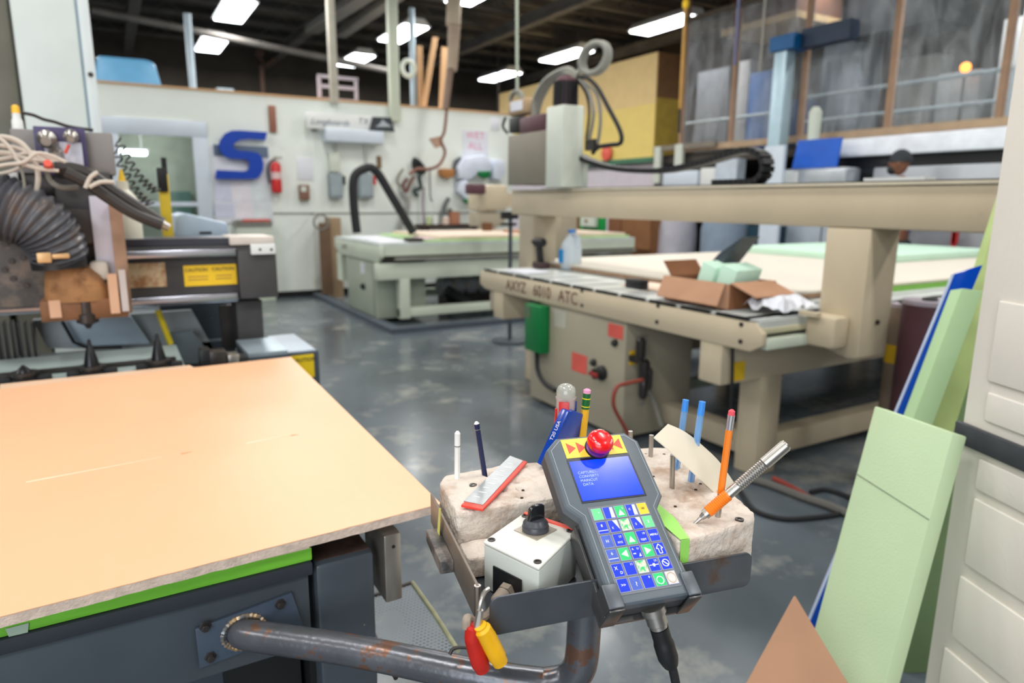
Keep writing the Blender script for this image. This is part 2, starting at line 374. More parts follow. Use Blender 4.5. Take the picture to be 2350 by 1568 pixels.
MB(far).box(at(730, 180, Y=Yf)[0], at(822, 180, Y=Yf)[0], Yf, Yf+.04, 3.03, 3.06).build('bottom_bar', mf, t)
tag(MB(far).box(at(498, 205, Y=13.3)[0], at(536, 205, Y=13.3)[0], 13.3, 13.6, 0, at(515, 202, Y=13.3)[2]).build('panel_stack', m_galv), 'pale blue corner of a crate just peeking over the white wall', 'crate')
# brown brackets and valves on the far wall
b = MB(far); q = at(600, 150, Y=19.5)
b.tube([q, q-AZ*1.6], .06, 8).tube([q+AZ*.3-AX*.1, q+AX*.1, q+AX*.7+AZ*.5], .07, 8).ball(q+AZ*.35, .12, .12, .16)
tag(b.build('wall_valve', mat('rust_pipe', (84, 62, 52), rough=.8), smooth=True), 'dark brown pipe valve on the back wall above the logo', 'valve')

# vacuum drop pipe and hose
t = T('vacuum_drop', 'beige vacuum pipe hanging from the ceiling down to the tools on the wall', 'pipe')
Yv = 10.4
def tp(px, py, Y=Yv): return at(px, py, Y=Y)
top = tp(1042, 0); MB(far).tube([top, top+AZ*.9+AX*.02], .13, 14).build('white_sleeve', m_cream, t, smooth=True)
MB(far).tube([tp(1042, 2), tp(1040, 58)], .118, 14).build('thick_pipe', mat('vac_beige', (178, 164, 142), rough=.5), t, smooth=True)
MB(far).tube([tp(1042, 58), tp(1038, 150), tp(1036, 160)], [.10, .085, .085], 14).build('middle_pipe', mat('vac_tan', (160, 142, 122), rough=.5), t, smooth=True)
MB(far).tube([tp(1033, 160), tp(1022, 250)], .055, 12).build('lower_pipe', mat('vac_brown', (126, 104, 90), rough=.5), t, smooth=True)
MB(far).ball(tp(1040, 150), .06, .06, .05).build('fitting', m_cream, t, smooth=True)
hp = spline([tp(1026, 240), tp(1020, 300), tp(1012, 322), tp(1021, 350), tp(1008, 378), tp(985, 388), tp(958, 388), tp(940, 400)], 6)
MB(far).tube(hp, .026, 8).build('hose', mat('brown_hose', (124, 84, 70), rough=.5), t, smooth=True)
MB(far).prism([tp(985, 318), tp(1012, 312), tp(1013, 336), tp(1000, 340)], (0, .03, 0)).build('clamp', mat('tan_clamp', (170, 140, 120), rough=.5), t)

# ------------------------------------------------------------------ things on the partition wall
YW = WY-.002
def wallbox(name, px, label, cat, m, d=.04, bev=.004, Y=None, group=None):
    Y = YW if Y is None else Y
    return tag(MB(far).pf(*px, Y-d, d).build(name, m, bev=bev), label, cat, group)
t = T('poster_board', 'white notice board covered with papers under the blue letter S', 'notice board')
MB(far).pf(490, 336, 622, 512, YW-.02, .02).build('board', m_paper, t)
MB(far).pf(490, 334, 615, 360, YW-.03, .01).build('header_strip', mat('slate_strip', (96, 112, 134), rough=.5), t)
for i, px in enumerate(((492, 420, 530, 462), (533, 418, 575, 462), (578, 420, 620, 462), (492, 466, 538, 500), (541, 466, 580, 500), (583, 466, 621, 500))):
    MB(far).pf(*px, YW-.026, .006).build('paper_sheet', mat('paper_tint%d' % (i % 3), [(206, 210, 228), (226, 222, 230), (214, 222, 226)][i % 3], rough=.8), t)
# blue S (front profile in survey pixels, extruded)
S_outer = [(613.5, 303.5), (609.2, 321.9), (570.1, 318.7), (552.8, 320.8), (538.7, 328.4), (535.4, 334.9), (537.6, 341.4), (548.4, 345.8), (578.8, 348.0), (591.8, 351.2), (601.6, 361.0), (604.8, 376.1), (603.7, 391.3), (596.1, 404.3), (587.5, 410.8), (494.2, 410.8), (497.5, 390.2), (561.4, 393.5), (570.1, 389.2), (572.7, 378.3), (571.2, 369.6), (563.6, 365.3), (531.1, 364.2), (515.9, 358.8), (506.1, 348.0), (501.8, 334.9), (505.1, 321.9), (515.9, 306.7), (531.1, 299.8), (548.4, 299.2)]
b = MB(far); b.prism([at(x, y, Y=YW-.12) for x, y in S_outer], (0, .05, 0))
sl = T('letter_sign', 'large blue italic letter S mounted on the white wall', 'sign')
b.build('letter', m_bluem, sl)
b = MB(far)
for px, py in ((520, 310), (590, 400), (505, 400), (590, 310)):
    q = at(px, py, Y=YW-.07); b.tube([q, (q[0], YW+.01, q[2])], .012, 6)
b.build('standoff', m_steel, sl)
t = T('literature_rack', 'small shelf rack of leaflets below the notice board', 'rack')
MB(far).pf(540, 505, 624, 518, YW-.25, .24).build('shelf', m_steel, t); MB(far).pf(546, 518, 625, 560, YW-.22, .2).build('cabinet_body', m_cream, t)
MB(far).pf(556, 503, 620, 508, YW-.27, .02).build('leaflet_edge', m_redst, t)
q0 = at(580, 560, Y=YW-.22); MB(far).box(at(546, 550, Y=YW-.22)[0], at(625, 550, Y=YW-.22)[0], YW-.22, YW-.02, 0, q0[2]).build('cabinet_base', m_sage, t)
# fire extinguisher
t = T('fire_extinguisher', 'red fire extinguisher hanging on the white wall', 'fire extinguisher')
e0 = at(636, 443, Y=YW-.1); e1 = at(635, 372, Y=YW-.1); hh = e1[2]-e0[2]
MB(far).lathe((e0[0], YW-.1, e0[2]), AZ, [(0, .06), (.02, .075), (hh*.88, .075), (hh*.97, .05), (hh*1.0, .03)], 18).build('cylinder', m_red, t, smooth=True)
MB(far).lathe((e0[0], YW-.1, e0[2]+hh*.45), AZ, [(0, .0765), (hh*.22, .0765)], 18).build('label_band', mat('ext_label', (220, 190, 190), rough=.5), t, smooth=True)
MB(far).lathe((e0[0], YW-.1, e0[2]+hh), AZ, [(0, .03), (.03, .03), (.04, .015), (.08, .015)], 12).box(e0[0]-.02, e0[0]+.1, YW-.115, YW-.085, e0[2]+hh+.05, e0[2]+hh+.075).build('valve', m_steel, t)
MB(far).tube(spline([(e0[0]-.02, YW-.1, e0[2]+hh+.04), (e0[0]-.11, YW-.1, e0[2]+hh*.85), (e0[0]-.1, YW-.1, e0[2]+hh*.3)], 6), .014, 8).build('hose', m_rub, t, smooth=True)
MB(far).box(e0[0]-.03, e0[0]+.03, YW-.03, YW, e0[2]+.1, e0[2]+hh).build('bracket', m_steel, t)
wallbox('wood_strip', (618, 242, 634, 303), 'short brown wooden strip fixed high beside the blue S', 'strip', mat('brown_strip', (150, 100, 80), rough=.6), .05)
wallbox('notice_sheet', (682, 362, 719, 414), 'white notice sheet on the wall right of the fire extinguisher', 'paper', m_paper, .01)
t = T('thermostat_box', 'brown boxed intercom below the white notice sheet', 'control box')
MB(far).pf(688, 424, 711, 459, YW-.09, .09).build('case', mat('brown_case', (132, 96, 78), rough=.5), t, bev=.008); MB(far).pf(691, 428, 703, 440, YW-.1, .01).build('dial', m_cream, t)
t = T('sign_board', 'long white sign with cursive lettering and a dark emblem high on the wall', 'sign')
MB(far).pf(704, 262, 872, 299, YW-.2, .06).build('board', m_white, t, bev=.006)
pts = [at(x, y, Y=YW-.23) for x, y in ((856, 268), (898, 270), (906, 303), (848, 299))]
MB(far).prism(pts, (0, .03, 0)).build('emblem', mat('emblem_dark', (52, 58, 64), rough=.5), t)
pts = [at(x, y, Y=YW-.235) for x, y in ((862, 291), (872, 284), (878, 274), (886, 282), (900, 291))]
MB(far).prism(pts, (0, .006, 0)).build('emblem_mark', mat('emblem_pale', (170, 178, 184), rough=.5), t)
q = at(757, 281, Y=YW-.2); text('lettering', 'Longboards', .125, q, AX, AZ, mat('sign_grey', (110, 124, 140), rough=.6), t, shear=.4, ext=.004, off=.001)
q = at(833, 279, Y=YW-.2); text('lettering', 'TX', .13, q, AX, AZ, mat('sign_grey', (0, 0, 0)), t, shear=.2, ext=.004, off=.001)
MB(far).pf(720, 280, 730, 299, YW-.14, .14).build('bracket', m_dsteel, t); MB(far).pf(840, 280, 850, 297, YW-.14, .14).build('bracket', m_dsteel, t)
wallbox('light_box', (750, 298, 882, 327), 'long white light box under the lettered sign', 'light box', m_wht2, .3, .02)
for nm, x0, x1, lab in (('l', 757, 787, 'grey electrical box left of the black hose arch'), ('r', 825, 857, 'grey electrical box framed by the black hose arch')):
    t = T('electrical_box', lab, 'electrical box', 'grey electrical boxes on the white wall')
    MB(far).pf(x0, 397, x1, 455, YW-.14, .14).build('case', mat('box_grey', (142, 154, 160), rough=.5), t, bev=.008)
    MB(far).pf(x0+3, 401, x1-3, 449, YW-.15, .01).build('door', mat('box_grey2', (152, 164, 170), rough=.5), t)
    MB(far).pf(x1, 404, x1+6, 424, YW-.12, .03).build('lever', m_red if nm == 'r' else m_dsteel, t)
    qa = at((x0+x1)/2, 397, Y=YW-.04); qb = at((x0+x1)/2-2, 330, Y=YW-.04)
    MB(far).tube([qa, (qa[0], qa[1], qb[2])], .018, 8).build('conduit', m_steel, t, smooth=True)
wallbox('meter_box', (757, 350, 781, 394), 'small white meter box above the left electrical box', 'meter', m_cream, .1)
wallbox('cover_plate', (865, 358, 876, 386), 'narrow brown oval plate on the white wall', 'plate', mat('brown_plate', (120, 96, 66), rough=.6), .02, .03)
t = T('warning_poster', 'white poster with pink block lettering on the right part of the wall', 'poster')
MB(far).pf(1062, 300, 1120, 368, YW-.012, .012).build('sheet', m_paper, t)
mp_ = mat('pink_ink', (226, 140, 170), rough=.7)
q = at(1091, 312, Y=YW-.012); text('lettering', 'WET', .17, q, AX, AZ, mp_, t, off=.001)
q = at(1091, 336, Y=YW-.012); text('lettering', 'ALL', .17, q, AX, AZ, mp_, t, off=.001)
wallbox('notice_sheet', (1127, 270, 1147, 298), 'small pale sheet near the right end of the white wall', 'paper', m_paper, .01)
# coats and white aprons hanging
def cloth(name, pts, Y, th, m, label, cat, group=None, bev=.02):
    b = MB(far).prism([at(x, y, Y=Y) for x, y in pts], (0, max(th, YW-Y-.001) if th > .1 else th, 0)); return tag(b.build(name, m, bev=bev, seg=2), label, cat, group)
cloth('paper_bundle', [(1066, 362), (1112, 355), (1128, 372), (1130, 392), (1095, 400), (1080, 412), (1055, 410), (1052, 385)], YW-.2, .15, mat('crumpled_white', (214, 222, 238), rough=.7), 'bundle of white bags hanging under the pink lettered poster', 'bag')
cloth('paper_bundle', [(1134, 366), (1158, 368), (1160, 395), (1150, 415), (1132, 410)], YW-.2, .12, mat('crumpled_white', (0, 0, 0)), 'narrow white bag hanging at the right end of the wall', 'bag')
cloth('paper_bundle', [(1055, 418), (1072, 410), (1078, 430), (1098, 440), (1096, 456), (1070, 458), (1052, 440)], YW-.2, .12, mat('crumpled_white', (0, 0, 0)), 'white bag with a green base beside the second router head', 'bag')
cloth('green_pouch', [(1098, 393), (1128, 393), (1124, 408), (1112, 411), (1100, 404)], YW-.26, .08, m_greenb, 'small green pouch below the white bags', 'pouch')
cloth('green_pouch', [(1065, 457), (1096, 457), (1092, 468), (1068, 467)], YW-.26, .08, m_greenb, 'flat green pouch lower on the wall by the router head', 'pouch')
cloth('leather_pouch', [(1012, 387), (1044, 388), (1044, 404), (1030, 410), (1014, 404)], YW-.16, .12, mat('tan_leather', (176, 120, 66), rough=.6), 'tan leather tool pouch hanging on the wall', 'pouch')
cloth('dark_jacket', [(1044, 368), (1060, 358), (1062, 375), (1050, 400), (1040, 395)], YW-.1, .08, mat('grey_cloth', (92, 96, 100), rough=.8), 'grey jacket edge hung behind the white bags', 'jacket')
# cluster of wall tools
def blob(pts, r, m, label, name, cat, Y=YW-.12, n=5):
    return tag(MB(far).tube(spline([at(x, y, Y=Y) for x, y in pts], n), r, 8).build(name, m, smooth=True), label, cat)
blob([(948, 368), (960, 374), (972, 392), (955, 388), (952, 372)], .055, m_rub, 'black blow gun hanging where the brown hose ends', 'blow_gun', 'air tool')
blob([(975, 392), (962, 405), (965, 430), (950, 438), (958, 450)], .035, mat('dark_green_tool', (48, 66, 64), rough=.5), 'dark green air tool hanging below the blow gun', 'air_tool', 'air tool')
blob([(935, 410), (925, 425), (932, 440), (942, 418), (950, 405)], .028, mat('rusty_tool', (110, 70, 60), rough=.5), 'rust coloured clamp hanging at the wall', 'clamp_tool', 'tool')
blob([(925, 388), (914, 405), (912, 420), (922, 428)], .022, m_taupe, 'curved grey hose bracket on the wall left of the air tools', 'hose_bracket', 'bracket')
blob([(920, 440), (935, 465), (925, 500), (915, 525)], .045, mat('grey_bag', (150, 150, 146), rough=.7), 'grey dust bag hanging down to the second router table', 'dust_bag', 'bag')
blob([(972, 430), (970, 470), (975, 520)], .02, mat('mauve_hose', (150, 136, 150), rough=.6), 'thin mauve hose hanging along the wall', 'air_hose', 'hose')
blob([(986, 390), (987, 450), (992, 462)], .012, m_dsteel, 'thin dark hook rod hanging on the white wall', 'hook_rod', 'rod')
blob([(1030, 455), (1020, 475), (1018, 510), (1034, 480)], .04, mat('dark_saw', (96, 100, 98), rough=.5), 'grey hand saw leaning on the shelf by the wall', 'hand_saw', 'saw')
# shelf behind second machine with small items
t = T('wall_shelf', 'dark shelf along the wall behind the second router table', 'shelf')
MB(far).pf(968, 515, 1110, 522, YW-.3, .3).build('shelf_board', mat('dark_wood', (70, 52, 46), rough=.7), t)
MB(far).pf(978, 522, 984, 560, YW-.28, .28).build('shelf_bracket', m_dsteel, t); MB(far).pf(1098, 520, 1104, 560, YW-.28, .28).build('shelf_bracket', m_dsteel, t)
zs = at(1040, 515, Y=YW-.3)[2]
for i, (px, w_, h_, c_, lab, nm, ct) in enumerate(((985, .09, .17, (196, 210, 160), 'small yellow green bottle on the dark wall shelf', 'bottle', 'bottle'), (1000, .1, .16, (226, 228, 226), 'small white jar on the dark wall shelf', 'jar', 'jar'),
        (1024, .14, .14, (220, 196, 180), 'small beige tub on the dark wall shelf', 'tub', 'tub'), (1042, .16, .2, (176, 120, 92), 'small brown carton on the dark wall shelf', 'carton', 'carton'))):
    q = at(px, 512, Y=YW-.2); mm = mat('shelf_item%d' % i, c_, rough=.5)
    o = T(nm, lab, ct)
    if nm == 'carton':
        MB(far).box(q[0]-w_/2, q[0]+w_/2, YW-.26, YW-.1, zs, zs+h_).build('body', mm, o); MB(far).box(q[0]-w_/2, q[0]+w_/2, YW-.26, YW-.1, zs+h_, zs+h_+.01).build('lid', m_card2, o)
    else:
        MB(far).lathe((q[0], YW-.18, zs), AZ, [(0, w_/2), (h_*.7, w_/2), (h_*.8, w_/4)], 14).build('body', mm, o, smooth=True); MB(far).lathe((q[0], YW-.18, zs+h_*.8), AZ, [(0, w_/3), (h_*.2, w_/3)], 12).build('lid', m_white, o, smooth=True)
# tall dark stack against the wall
t = T('leaning_panel', 'tall narrow brown board leaning at the wall beside the second router', 'board')
MB(far).pf(736, 512, 762, 675, YW-.5, .04).build('board', mat('brown_board', (112, 88, 68), rough=.7), t)
tag(MB(far).box(*[at(757, 505, Y=10.6)[0], at(782, 505, Y=10.6)[0]], 10.6, 10.9, 0, at(770, 500, Y=10.6)[2]).build('fibre_panel', mat('tan_panel', (164, 140, 110), rough=.7)), 'tan panel standing behind the narrow brown board', 'board')
c = at(737, 510, Y=10.5); pts = [(c[0]+.11*math.cos(a_), c[1], c[2]+.11*math.sin(a_)) for a_ in np.linspace(0, 2*math.pi, 20, endpoint=False)]
tag(MB(far).tube(pts, .016, 6, closed=True).tube([(c[0], 10.5, c[2]+.11), (c[0], YW+.005, c[2]+.13)], .01, 6).build('hose_coil', m_hose, smooth=True), 'small loop of grey hose on a hook beside the brown board', 'hose')

# ------------------------------------------------------------------ second router table (pale green, far)
t = T('router_table', 'pale green router table by the white wall, with a grey cabinet under its end', 'router machine')
F2 = lambda: MB(far)
F2().prism([(2.72, 9.68, .97), (2.72, 9.68, .86), (2.72, 9.5, .77), (2.72, 7.9, .77), (2.72, 7.78, .84), (2.72, 7.78, .97)], (.05, 0, 0)).build('end_plate', m_sage, t, bev=.006)
F2().box(2.72, 6.6, 7.8, 9.66, .965, 1.0).build('bed', mat('bed_pale', (206, 214, 210), rough=.35), t)
F2().box(2.78, 6.6, 7.8, 7.86, .85, .965).build('side_fascia', m_sage, t)
F2().box(2.78, 6.6, 7.83, 7.9, .78, .85).build('slide_rail', m_dsteel, t)
F2().box(2.9, 6.6, 7.76, 7.8, .80, .825).build('slide_bar', mat('slide_pale', (150, 152, 140), rough=.4), t)
F2().box(2.70, 6.6, 7.84, 7.98, .56, .76).build('side_beam', m_sage, t, bev=.008)
for x, y in ((2.98, 7.84), (6.3, 7.84), (2.98, 9.5), (6.3, 9.5)):
    F2().box(x, x+.13, y, y+.13, .07, .57).build('leg', m_sage, t, bev=.005)
F2().box(2.98, 6.43, 7.86, 7.96, .09, .2).build('base_rail', m_sage, t, bev=.006)
F2().box(2.98, 6.43, 9.5, 9.6, .09, .2).build('base_rail', m_sage, t, bev=.006)
c = T('x', None, None); bpy.data.objects.remove(c)
F2().box(2.76, 3.42, 8.08, 9.25, .05, .77).build('cabinet', m_sage2, t, bev=.01)
cb = F2().box(2.745, 2.76, 8.14, 9.2, .08, .75).build('cabinet_door', m_sage2, t, bev=.004)
F2().lathe((2.745, 8.5, .42), (-1, 0, 0), [(0, .045), (.03, .04), (.05, .02)], 12).build('door_switch', m_black, cb)
F2().box(2.738, 2.745, 8.45, 8.6, .58, .72).build('door_label', m_paper, cb)
F2().box(2.72, 2.8, 9.4, 9.6, .40, .78).build('end_leg', m_sage, t)
q = at(800, 560, Y=7.78)
text('lettering', 'AXYZ', .09, (2.718, 9.2, .88), -AY, AZ, mat('faint_letter', (120, 116, 110), rough=.6), t, off=.001)
# gantry and head of the second router
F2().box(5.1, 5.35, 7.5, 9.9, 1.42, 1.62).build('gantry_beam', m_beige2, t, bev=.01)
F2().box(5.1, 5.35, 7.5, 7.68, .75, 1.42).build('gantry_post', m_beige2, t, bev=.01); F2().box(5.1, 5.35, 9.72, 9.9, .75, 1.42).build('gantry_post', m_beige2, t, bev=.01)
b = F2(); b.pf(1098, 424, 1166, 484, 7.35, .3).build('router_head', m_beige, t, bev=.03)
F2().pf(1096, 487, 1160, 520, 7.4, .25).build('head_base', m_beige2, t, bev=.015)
F2().pf(1078, 422, 1116, 446, 7.2, .14).build('head_motor', m_maroon, t, bev=.02)
F2().pf(1115, 512, 1130, 530, 7.3, .1).build('head_vent', m_card2, t)
g = T('floor_frame', 'dark steel frame lying on the floor around the pale green router', 'frame')
for a_ in ((2.66, 2.80, 7.3, 10.85), (2.80, 6.7, 7.3, 7.42)):
    F2().box(a_[0], a_[1], a_[2], a_[3], 0, .06).build('frame_bar', mat('blue_steel_bar', (72, 82, 92), rough=.5), g)
# sheets and papers on it
t = T('laminated_sheet', 'peach coloured sheet with a green edge lying on the pale green router', 'sheet')
F2().box(3.35, 6.55, 7.86, 9.6, 1.001, 1.03).build('backing_sheet', mat('green_edge', (176, 208, 150), rough=.7), t)
F2().box(3.55, 6.5, 7.9, 9.6, 1.031, 1.065).build('top_sheet', mat('peach_sheet', (228, 208, 190), rough=.5), t)
tag(F2().box(4.9, 5.6, 8.0, 8.7, 1.0655, 1.10).build('scrap_board', mat('tan_scrap', (190, 150, 120), rough=.7)), 'brown scrap board lying on the peach sheet', 'board')
for i, (x0, x1, y0, y1, lab) in enumerate(((2.8, 3.3, 8.7, 9.4, 'white paper sheet at the left corner of the pale green router'), (2.8, 3.12, 7.95, 8.6, 'white paper sheet at the near corner of the pale green router'))):
    tag(F2().box(x0, x1, y0, y1, 1.001, 1.008).build('paper_sheet', m_paper), lab, 'paper')
tag(F2().box(3.14, 3.32, 7.9, 8.1, 1.001, 1.05).build('clamp_block', m_dsteel, bev=.005), 'small dark clamp on the near corner of the pale green router', 'clamp')
tag(F2().box(3.36, 3.5, 7.9, 8.4, 1.0305, 1.04).build('flyer', mat('pink_flyer', (226, 190, 206), rough=.7)), 'pink and white flyer lying on the pale green router', 'paper')
pts = spline([at(820, 540, Y=8.7), at(812, 470, Y=8.7), at(812, 410, Y=8.7), at(835, 388, Y=8.7), at(862, 392, Y=8.7), at(900, 452, Y=8.7), at(948, 534, Y=8.7)], 8)
pts = [q for q in pts if q[2] > 1.07]
tag(F2().tube(pts, .055, 10).build('dust_hose', m_rub, smooth=True), 'thick black hose arching over the pale green router', 'hose')
pts = spline([(3.9, 8.5, .30), (4.3, 8.45, .09), (4.9, 8.45, .09), (5.25, 8.5, .25), (5.2, 8.6, .5)], 6)
tag(F2().tube(pts, .075, 10).build('floor_hose', m_rub, smooth=True), 'fat black hose looping under the pale green router', 'hose')
t = T('motor_unit', 'grey ribbed motor standing under the pale green router', 'motor')
F2().lathe((3.9, 8.75, .32), AX, [(0, .13), (.9, .13)], 16).build('body', mat('motor_grey', (150, 154, 160), rough=.5), t, smooth=True)
for k in range(4): F2().lathe((4.05+k*.2, 8.75, .32), AX, [(0, .142), (.04, .142)], 16).build('fin', m_steel, t)
F2().box(3.95, 4.75, 8.6, 8.9, 0, .2).build('foot', m_dsteel, t)
t = T('display_stand', 'black display on a thin stand between the two routers', 'display stand')
F2().pf(1154, 486, 1190, 503, 6.3, .05).build('display', m_black, t); q = at(1172, 503, Y=6.32)
F2().tube([(q[0], 6.325, 0.02), (q[0], 6.325, q[2])], .022, 8).build('pole', m_char, t, smooth=True); F2().lathe((q[0], 6.325, 0), AZ, [(0, .2), (.02, .2), (.03, .05)], 16).build('base', m_char, t, smooth=True)
F2().pf(1160, 512, 1186, 518, 6.29, .1).build('tray', m_black, t)

# ------------------------------------------------------------------ big beige router (middle)
A = T('router_table', 'large beige router table with dark brown lettering along its end plate', 'router machine')
XF = 2.65
F = lambda: MB(far)
ep = F().prism([(XF, 5.06, .935), (XF, 5.10, .90), (XF, 5.10, .82), (XF, 5.0, .785), (XF, 2.24, .785), (XF, 2.17, .825), (XF, 2.17, .885), (XF, 2.22, .935)], (.035, 0, 0)).build('end_plate', m_beige, A, bev=.006)
text('lettering', 'AXYZ', .115, (XF, 4.50, .858), -AY, AZ*1.0, m_brlet, A, off=.001, bold=.001)
text('lettering', '6010', .118, (XF, 4.13, .858), -AY, AZ*1.0, m_brlet, A, off=.001, bold=.001)
text('lettering', 'ATC', .118, (XF, 3.80, .858), -AY, AZ*1.0, m_brlet, A, off=.001, bold=.001)
for (px, py) in ((1336, 668), (1336, 701), (1511, 702), (1508, 739), (1702, 745), (1700, 784)):
    q = at(px, py, X=XF); F().lathe((XF+.002, q[1], q[2]), (-1, 0, 0), [(0, .012), (.008, .012)], 10).build('bolt', m_dsteel, A)
F().box(XF+.01, 8.0, 2.2, 5.06, .905, .94).build('bed', mat('bed_grey', (196, 200, 196), rough=.35, var=.06, scale=5), A)
y = 5.02
for k in range(11):
    F().box(XF-.004, XF+.012, y-.215, y, .936, .952).build('bed_slot', m_black, A); y -= .255
for k in range(11): F().box(XF, 8.0, 5.02-k*.255-.255+.002, 5.02-k*.255-.213, .94, .946).build('bed_rib', mat('bed_rib', (186, 190, 188), rough=.4), A)
b = F(); b.box(2.66, 8.0, 2.42, 2.58, .565, .80); b.build('side_beam', m_beige, A, bev=.012)
F().box(2.66, 8.0, 4.72, 4.88, .565, .80).build('side_beam', m_beige, A, bev=.012)
for x in (2.98, 5.3, 7.6):
    for yy in (2.42, 4.74):
        F().box(x, x+.17, yy, yy+.15, .0, .58).build('leg', m_beige, A, bev=.008)
for yy in (2.44, 4.76): F().box(3.1, 7.7, yy, yy+.11, .09, .22).build('base_rail', m_beige, A, bev=.006)
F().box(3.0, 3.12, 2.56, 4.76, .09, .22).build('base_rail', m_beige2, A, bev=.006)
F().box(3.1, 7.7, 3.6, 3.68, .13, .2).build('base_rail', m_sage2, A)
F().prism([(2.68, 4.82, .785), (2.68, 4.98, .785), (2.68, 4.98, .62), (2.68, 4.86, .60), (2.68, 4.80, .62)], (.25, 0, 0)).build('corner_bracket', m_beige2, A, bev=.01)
# side rails between plate and post
F().box(2.69, 8.0, 2.19, 2.30, .875, .905).build('upper_rail', mat('rail_cream', (196, 190, 160), rough=.4), A, bev=.006)
F().box(2.69, 8.0, 2.17, 2.26, .80, .855).build('lower_rail', m_sage, A, bev=.006)
F().box(2.69, 8.0, 2.23, 2.34, .80, .94).build('rail_web', m_dsteel, A)
# gantry
PX = 3.10
F().box(PX, 3.35, .9, 5.36, 1.385, 1.585).build('gantry_beam', m_beige, A, bev=.012)
F().box(PX-.01, 3.36, .9, 5.36, 1.586, 1.6).build('beam_cover', mat('cover_cream', (214, 204, 182), rough=.4), A)
F().box(PX+.02, 3.34, 1.0, 4.9, 1.6, 1.606).build('beam_track', m_black, A)
pp = [(PX, 2.205, 1.385), (PX, 2.205, .86), (PX, 2.16, .775), (PX, 2.02, .745), (PX, 1.965, .755), (PX, 1.965, 1.385)]
F().prism(pp, (.235, 0, 0)).build('gantry_post', m_beige, A, bev=.01)
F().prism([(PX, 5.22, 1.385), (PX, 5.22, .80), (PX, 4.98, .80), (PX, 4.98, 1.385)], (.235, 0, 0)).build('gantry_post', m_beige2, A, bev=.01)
F().box(PX-.12, PX, 2.02, 2.19, .80, .96).build('rail_carriage', m_beige, A, bev=.02)
F().box(PX-.16, PX-.12, 2.1, 2.2, .955, .975).build('carriage_tab', m_beige, A)
F().lathe((PX-.002, 2.12, .86), (-1, 0, 0), [(0, .015), (.01, .015)], 10).build('bolt', m_dsteel, A)
F().lathe((PX+.12, 1.963, .93), (0, -1, 0), [(0, .012), (.01, .012)], 10).build('bolt', m_dsteel, A)
# cabinet
CX = 2.68
yl, yr = at(1217, 800, X=CX)[1], at(1433, 860, X=CX)[1]
cab = F().box(CX, 3.25, yr, yl, .03, .785).build('control_cabinet', mat('cabinet_taupe', (166, 158, 138), rough=.45, var=.06, scale=2), A, bev=.01)
def sticker(px, m_, nm='sticker'): return F().ps(*px, CX-.004, .005).build(nm, m_, cab)
sticker((1395, 745, 1429, 776), m_redst).__setitem__('label', 'upper red sticker')
sticker((1312, 813, 1346, 855), m_redst).__setitem__('label', 'lower red sticker')
sticker((1272, 712, 1299, 752), mat('plate_pale', (190, 186, 172), rough=.4), 'name_plate')
for px, py in ((1413, 787), (1364, 832)):
    q = at(px, py, X=CX); F().lathe(q, (-1, 0, 0), [(0, .025), (.02, .022), (.03, .012)], 12).build('knob', m_black, cab)
q = at(1383, 856, X=CX); F().lathe(q, (-1, 0, 0), [(0, .05), (.02, .05), (.03, .035), (.07, .035)], 16).build('rotary_switch', m_black, cab)
F().box(q[0]-.085, q[0]-.07, q[1]-.04, q[1]+.04, q[2]-.012, q[2]+.012).build('switch_handle', mat('dull_red', (150, 50, 44), rough=.5), cab)
q = at(1458, 820, Y=yr); F().box(q[0]-.05, q[0]+.05, yr-.005, yr, q[2]-.045, q[2]+.045).build('sticker', m_yel, cab)
q = at(1692, 852, Y=2.42); F().box(q[0]-.05, q[0]+.05, 2.413, 2.42, q[2]-.05, q[2]+.05).build('sticker', m_yel, A)
q = at(1240, 700, X=2.6)
tb = T('switch_box', 'green switch box hanging under the lettered end plate', 'electrical box')
F().ps(1203, 700, 1240, 808, 2.60, .13).build('case', m_greenb, tb, bev=.01); F().ps(1206, 704, 1216, 730, 2.594, .008).build('buttons', mat('button_plate', (90, 110, 84), rough=.5), tb)
q = at(1225, 700, X=2.66); F().box(2.66, 2.70, q[1]-.06, q[1]+.06, q[2]-.02, .785).build('hanger', m_dsteel, tb)
q = at(1232, 805, X=2.66)
tag(F().tube(spline([q, at(1234, 850, X=2.62), at(1250, 880, X=2.6), at(1275, 897, X=2.6)], 6), .018, 8).build('power_cable', m_rub, smooth=True), 'black cable curving down from the green switch box', 'cable')
# motors, hoses right of the cabinet
t = T('valve_block', 'brass and black air valves at the side of the beige cabinet', 'valve')
Yb = yr-.12
for (px, py, r) in ((1470, 800, .03), (1478, 850, .035), (1476, 890, .028), (1490, 870, .02)):
    q = at(px, py, Y=Yb); F().lathe((q[0], q[1], q[2]-.07), AZ, [(0, r*.6), (.02, r), (.12, r), (.14, r*.5)], 12).build('valve_body', m_dsteel, t, smooth=True)
q = at(1478, 830, Y=Yb); F().tube([(q[0], Yb, q[2]-.28), (q[0], Yb, q[2]+.16)], .012, 8).build('stem', m_steel, t, smooth=True)
F().box(q[0]-.02, q[0]+.02, Yb, yr-.001, q[2]-.02, q[2]+.02).build('bracket', m_dsteel, t)
tag(F().tube(spline([at(1475, 872, Y=Yb-.05), at(1440, 880, Y=Yb-.05), at(1415, 890, Y=Yb-.05), at(1408, 930, Y=Yb-.05), at(1430, 975, Y=Yb-.05), at(1450, 1010, Y=Yb-.05)], 6), .012, 8).build('air_hose', mat('red_brown_hose', (140, 62, 50), rough=.5), smooth=True), 'red brown air hose looping in front of the beige cabinet', 'hose')
tag(F().tube(spline([at(1480, 880, Y=Yb), at(1500, 920, Y=Yb), at(1520, 980, Y=Yb-.1)], 6), .015, 8).build('air_hose', m_hose, smooth=True), 'grey hose hanging down right of the beige cabinet', 'hose')
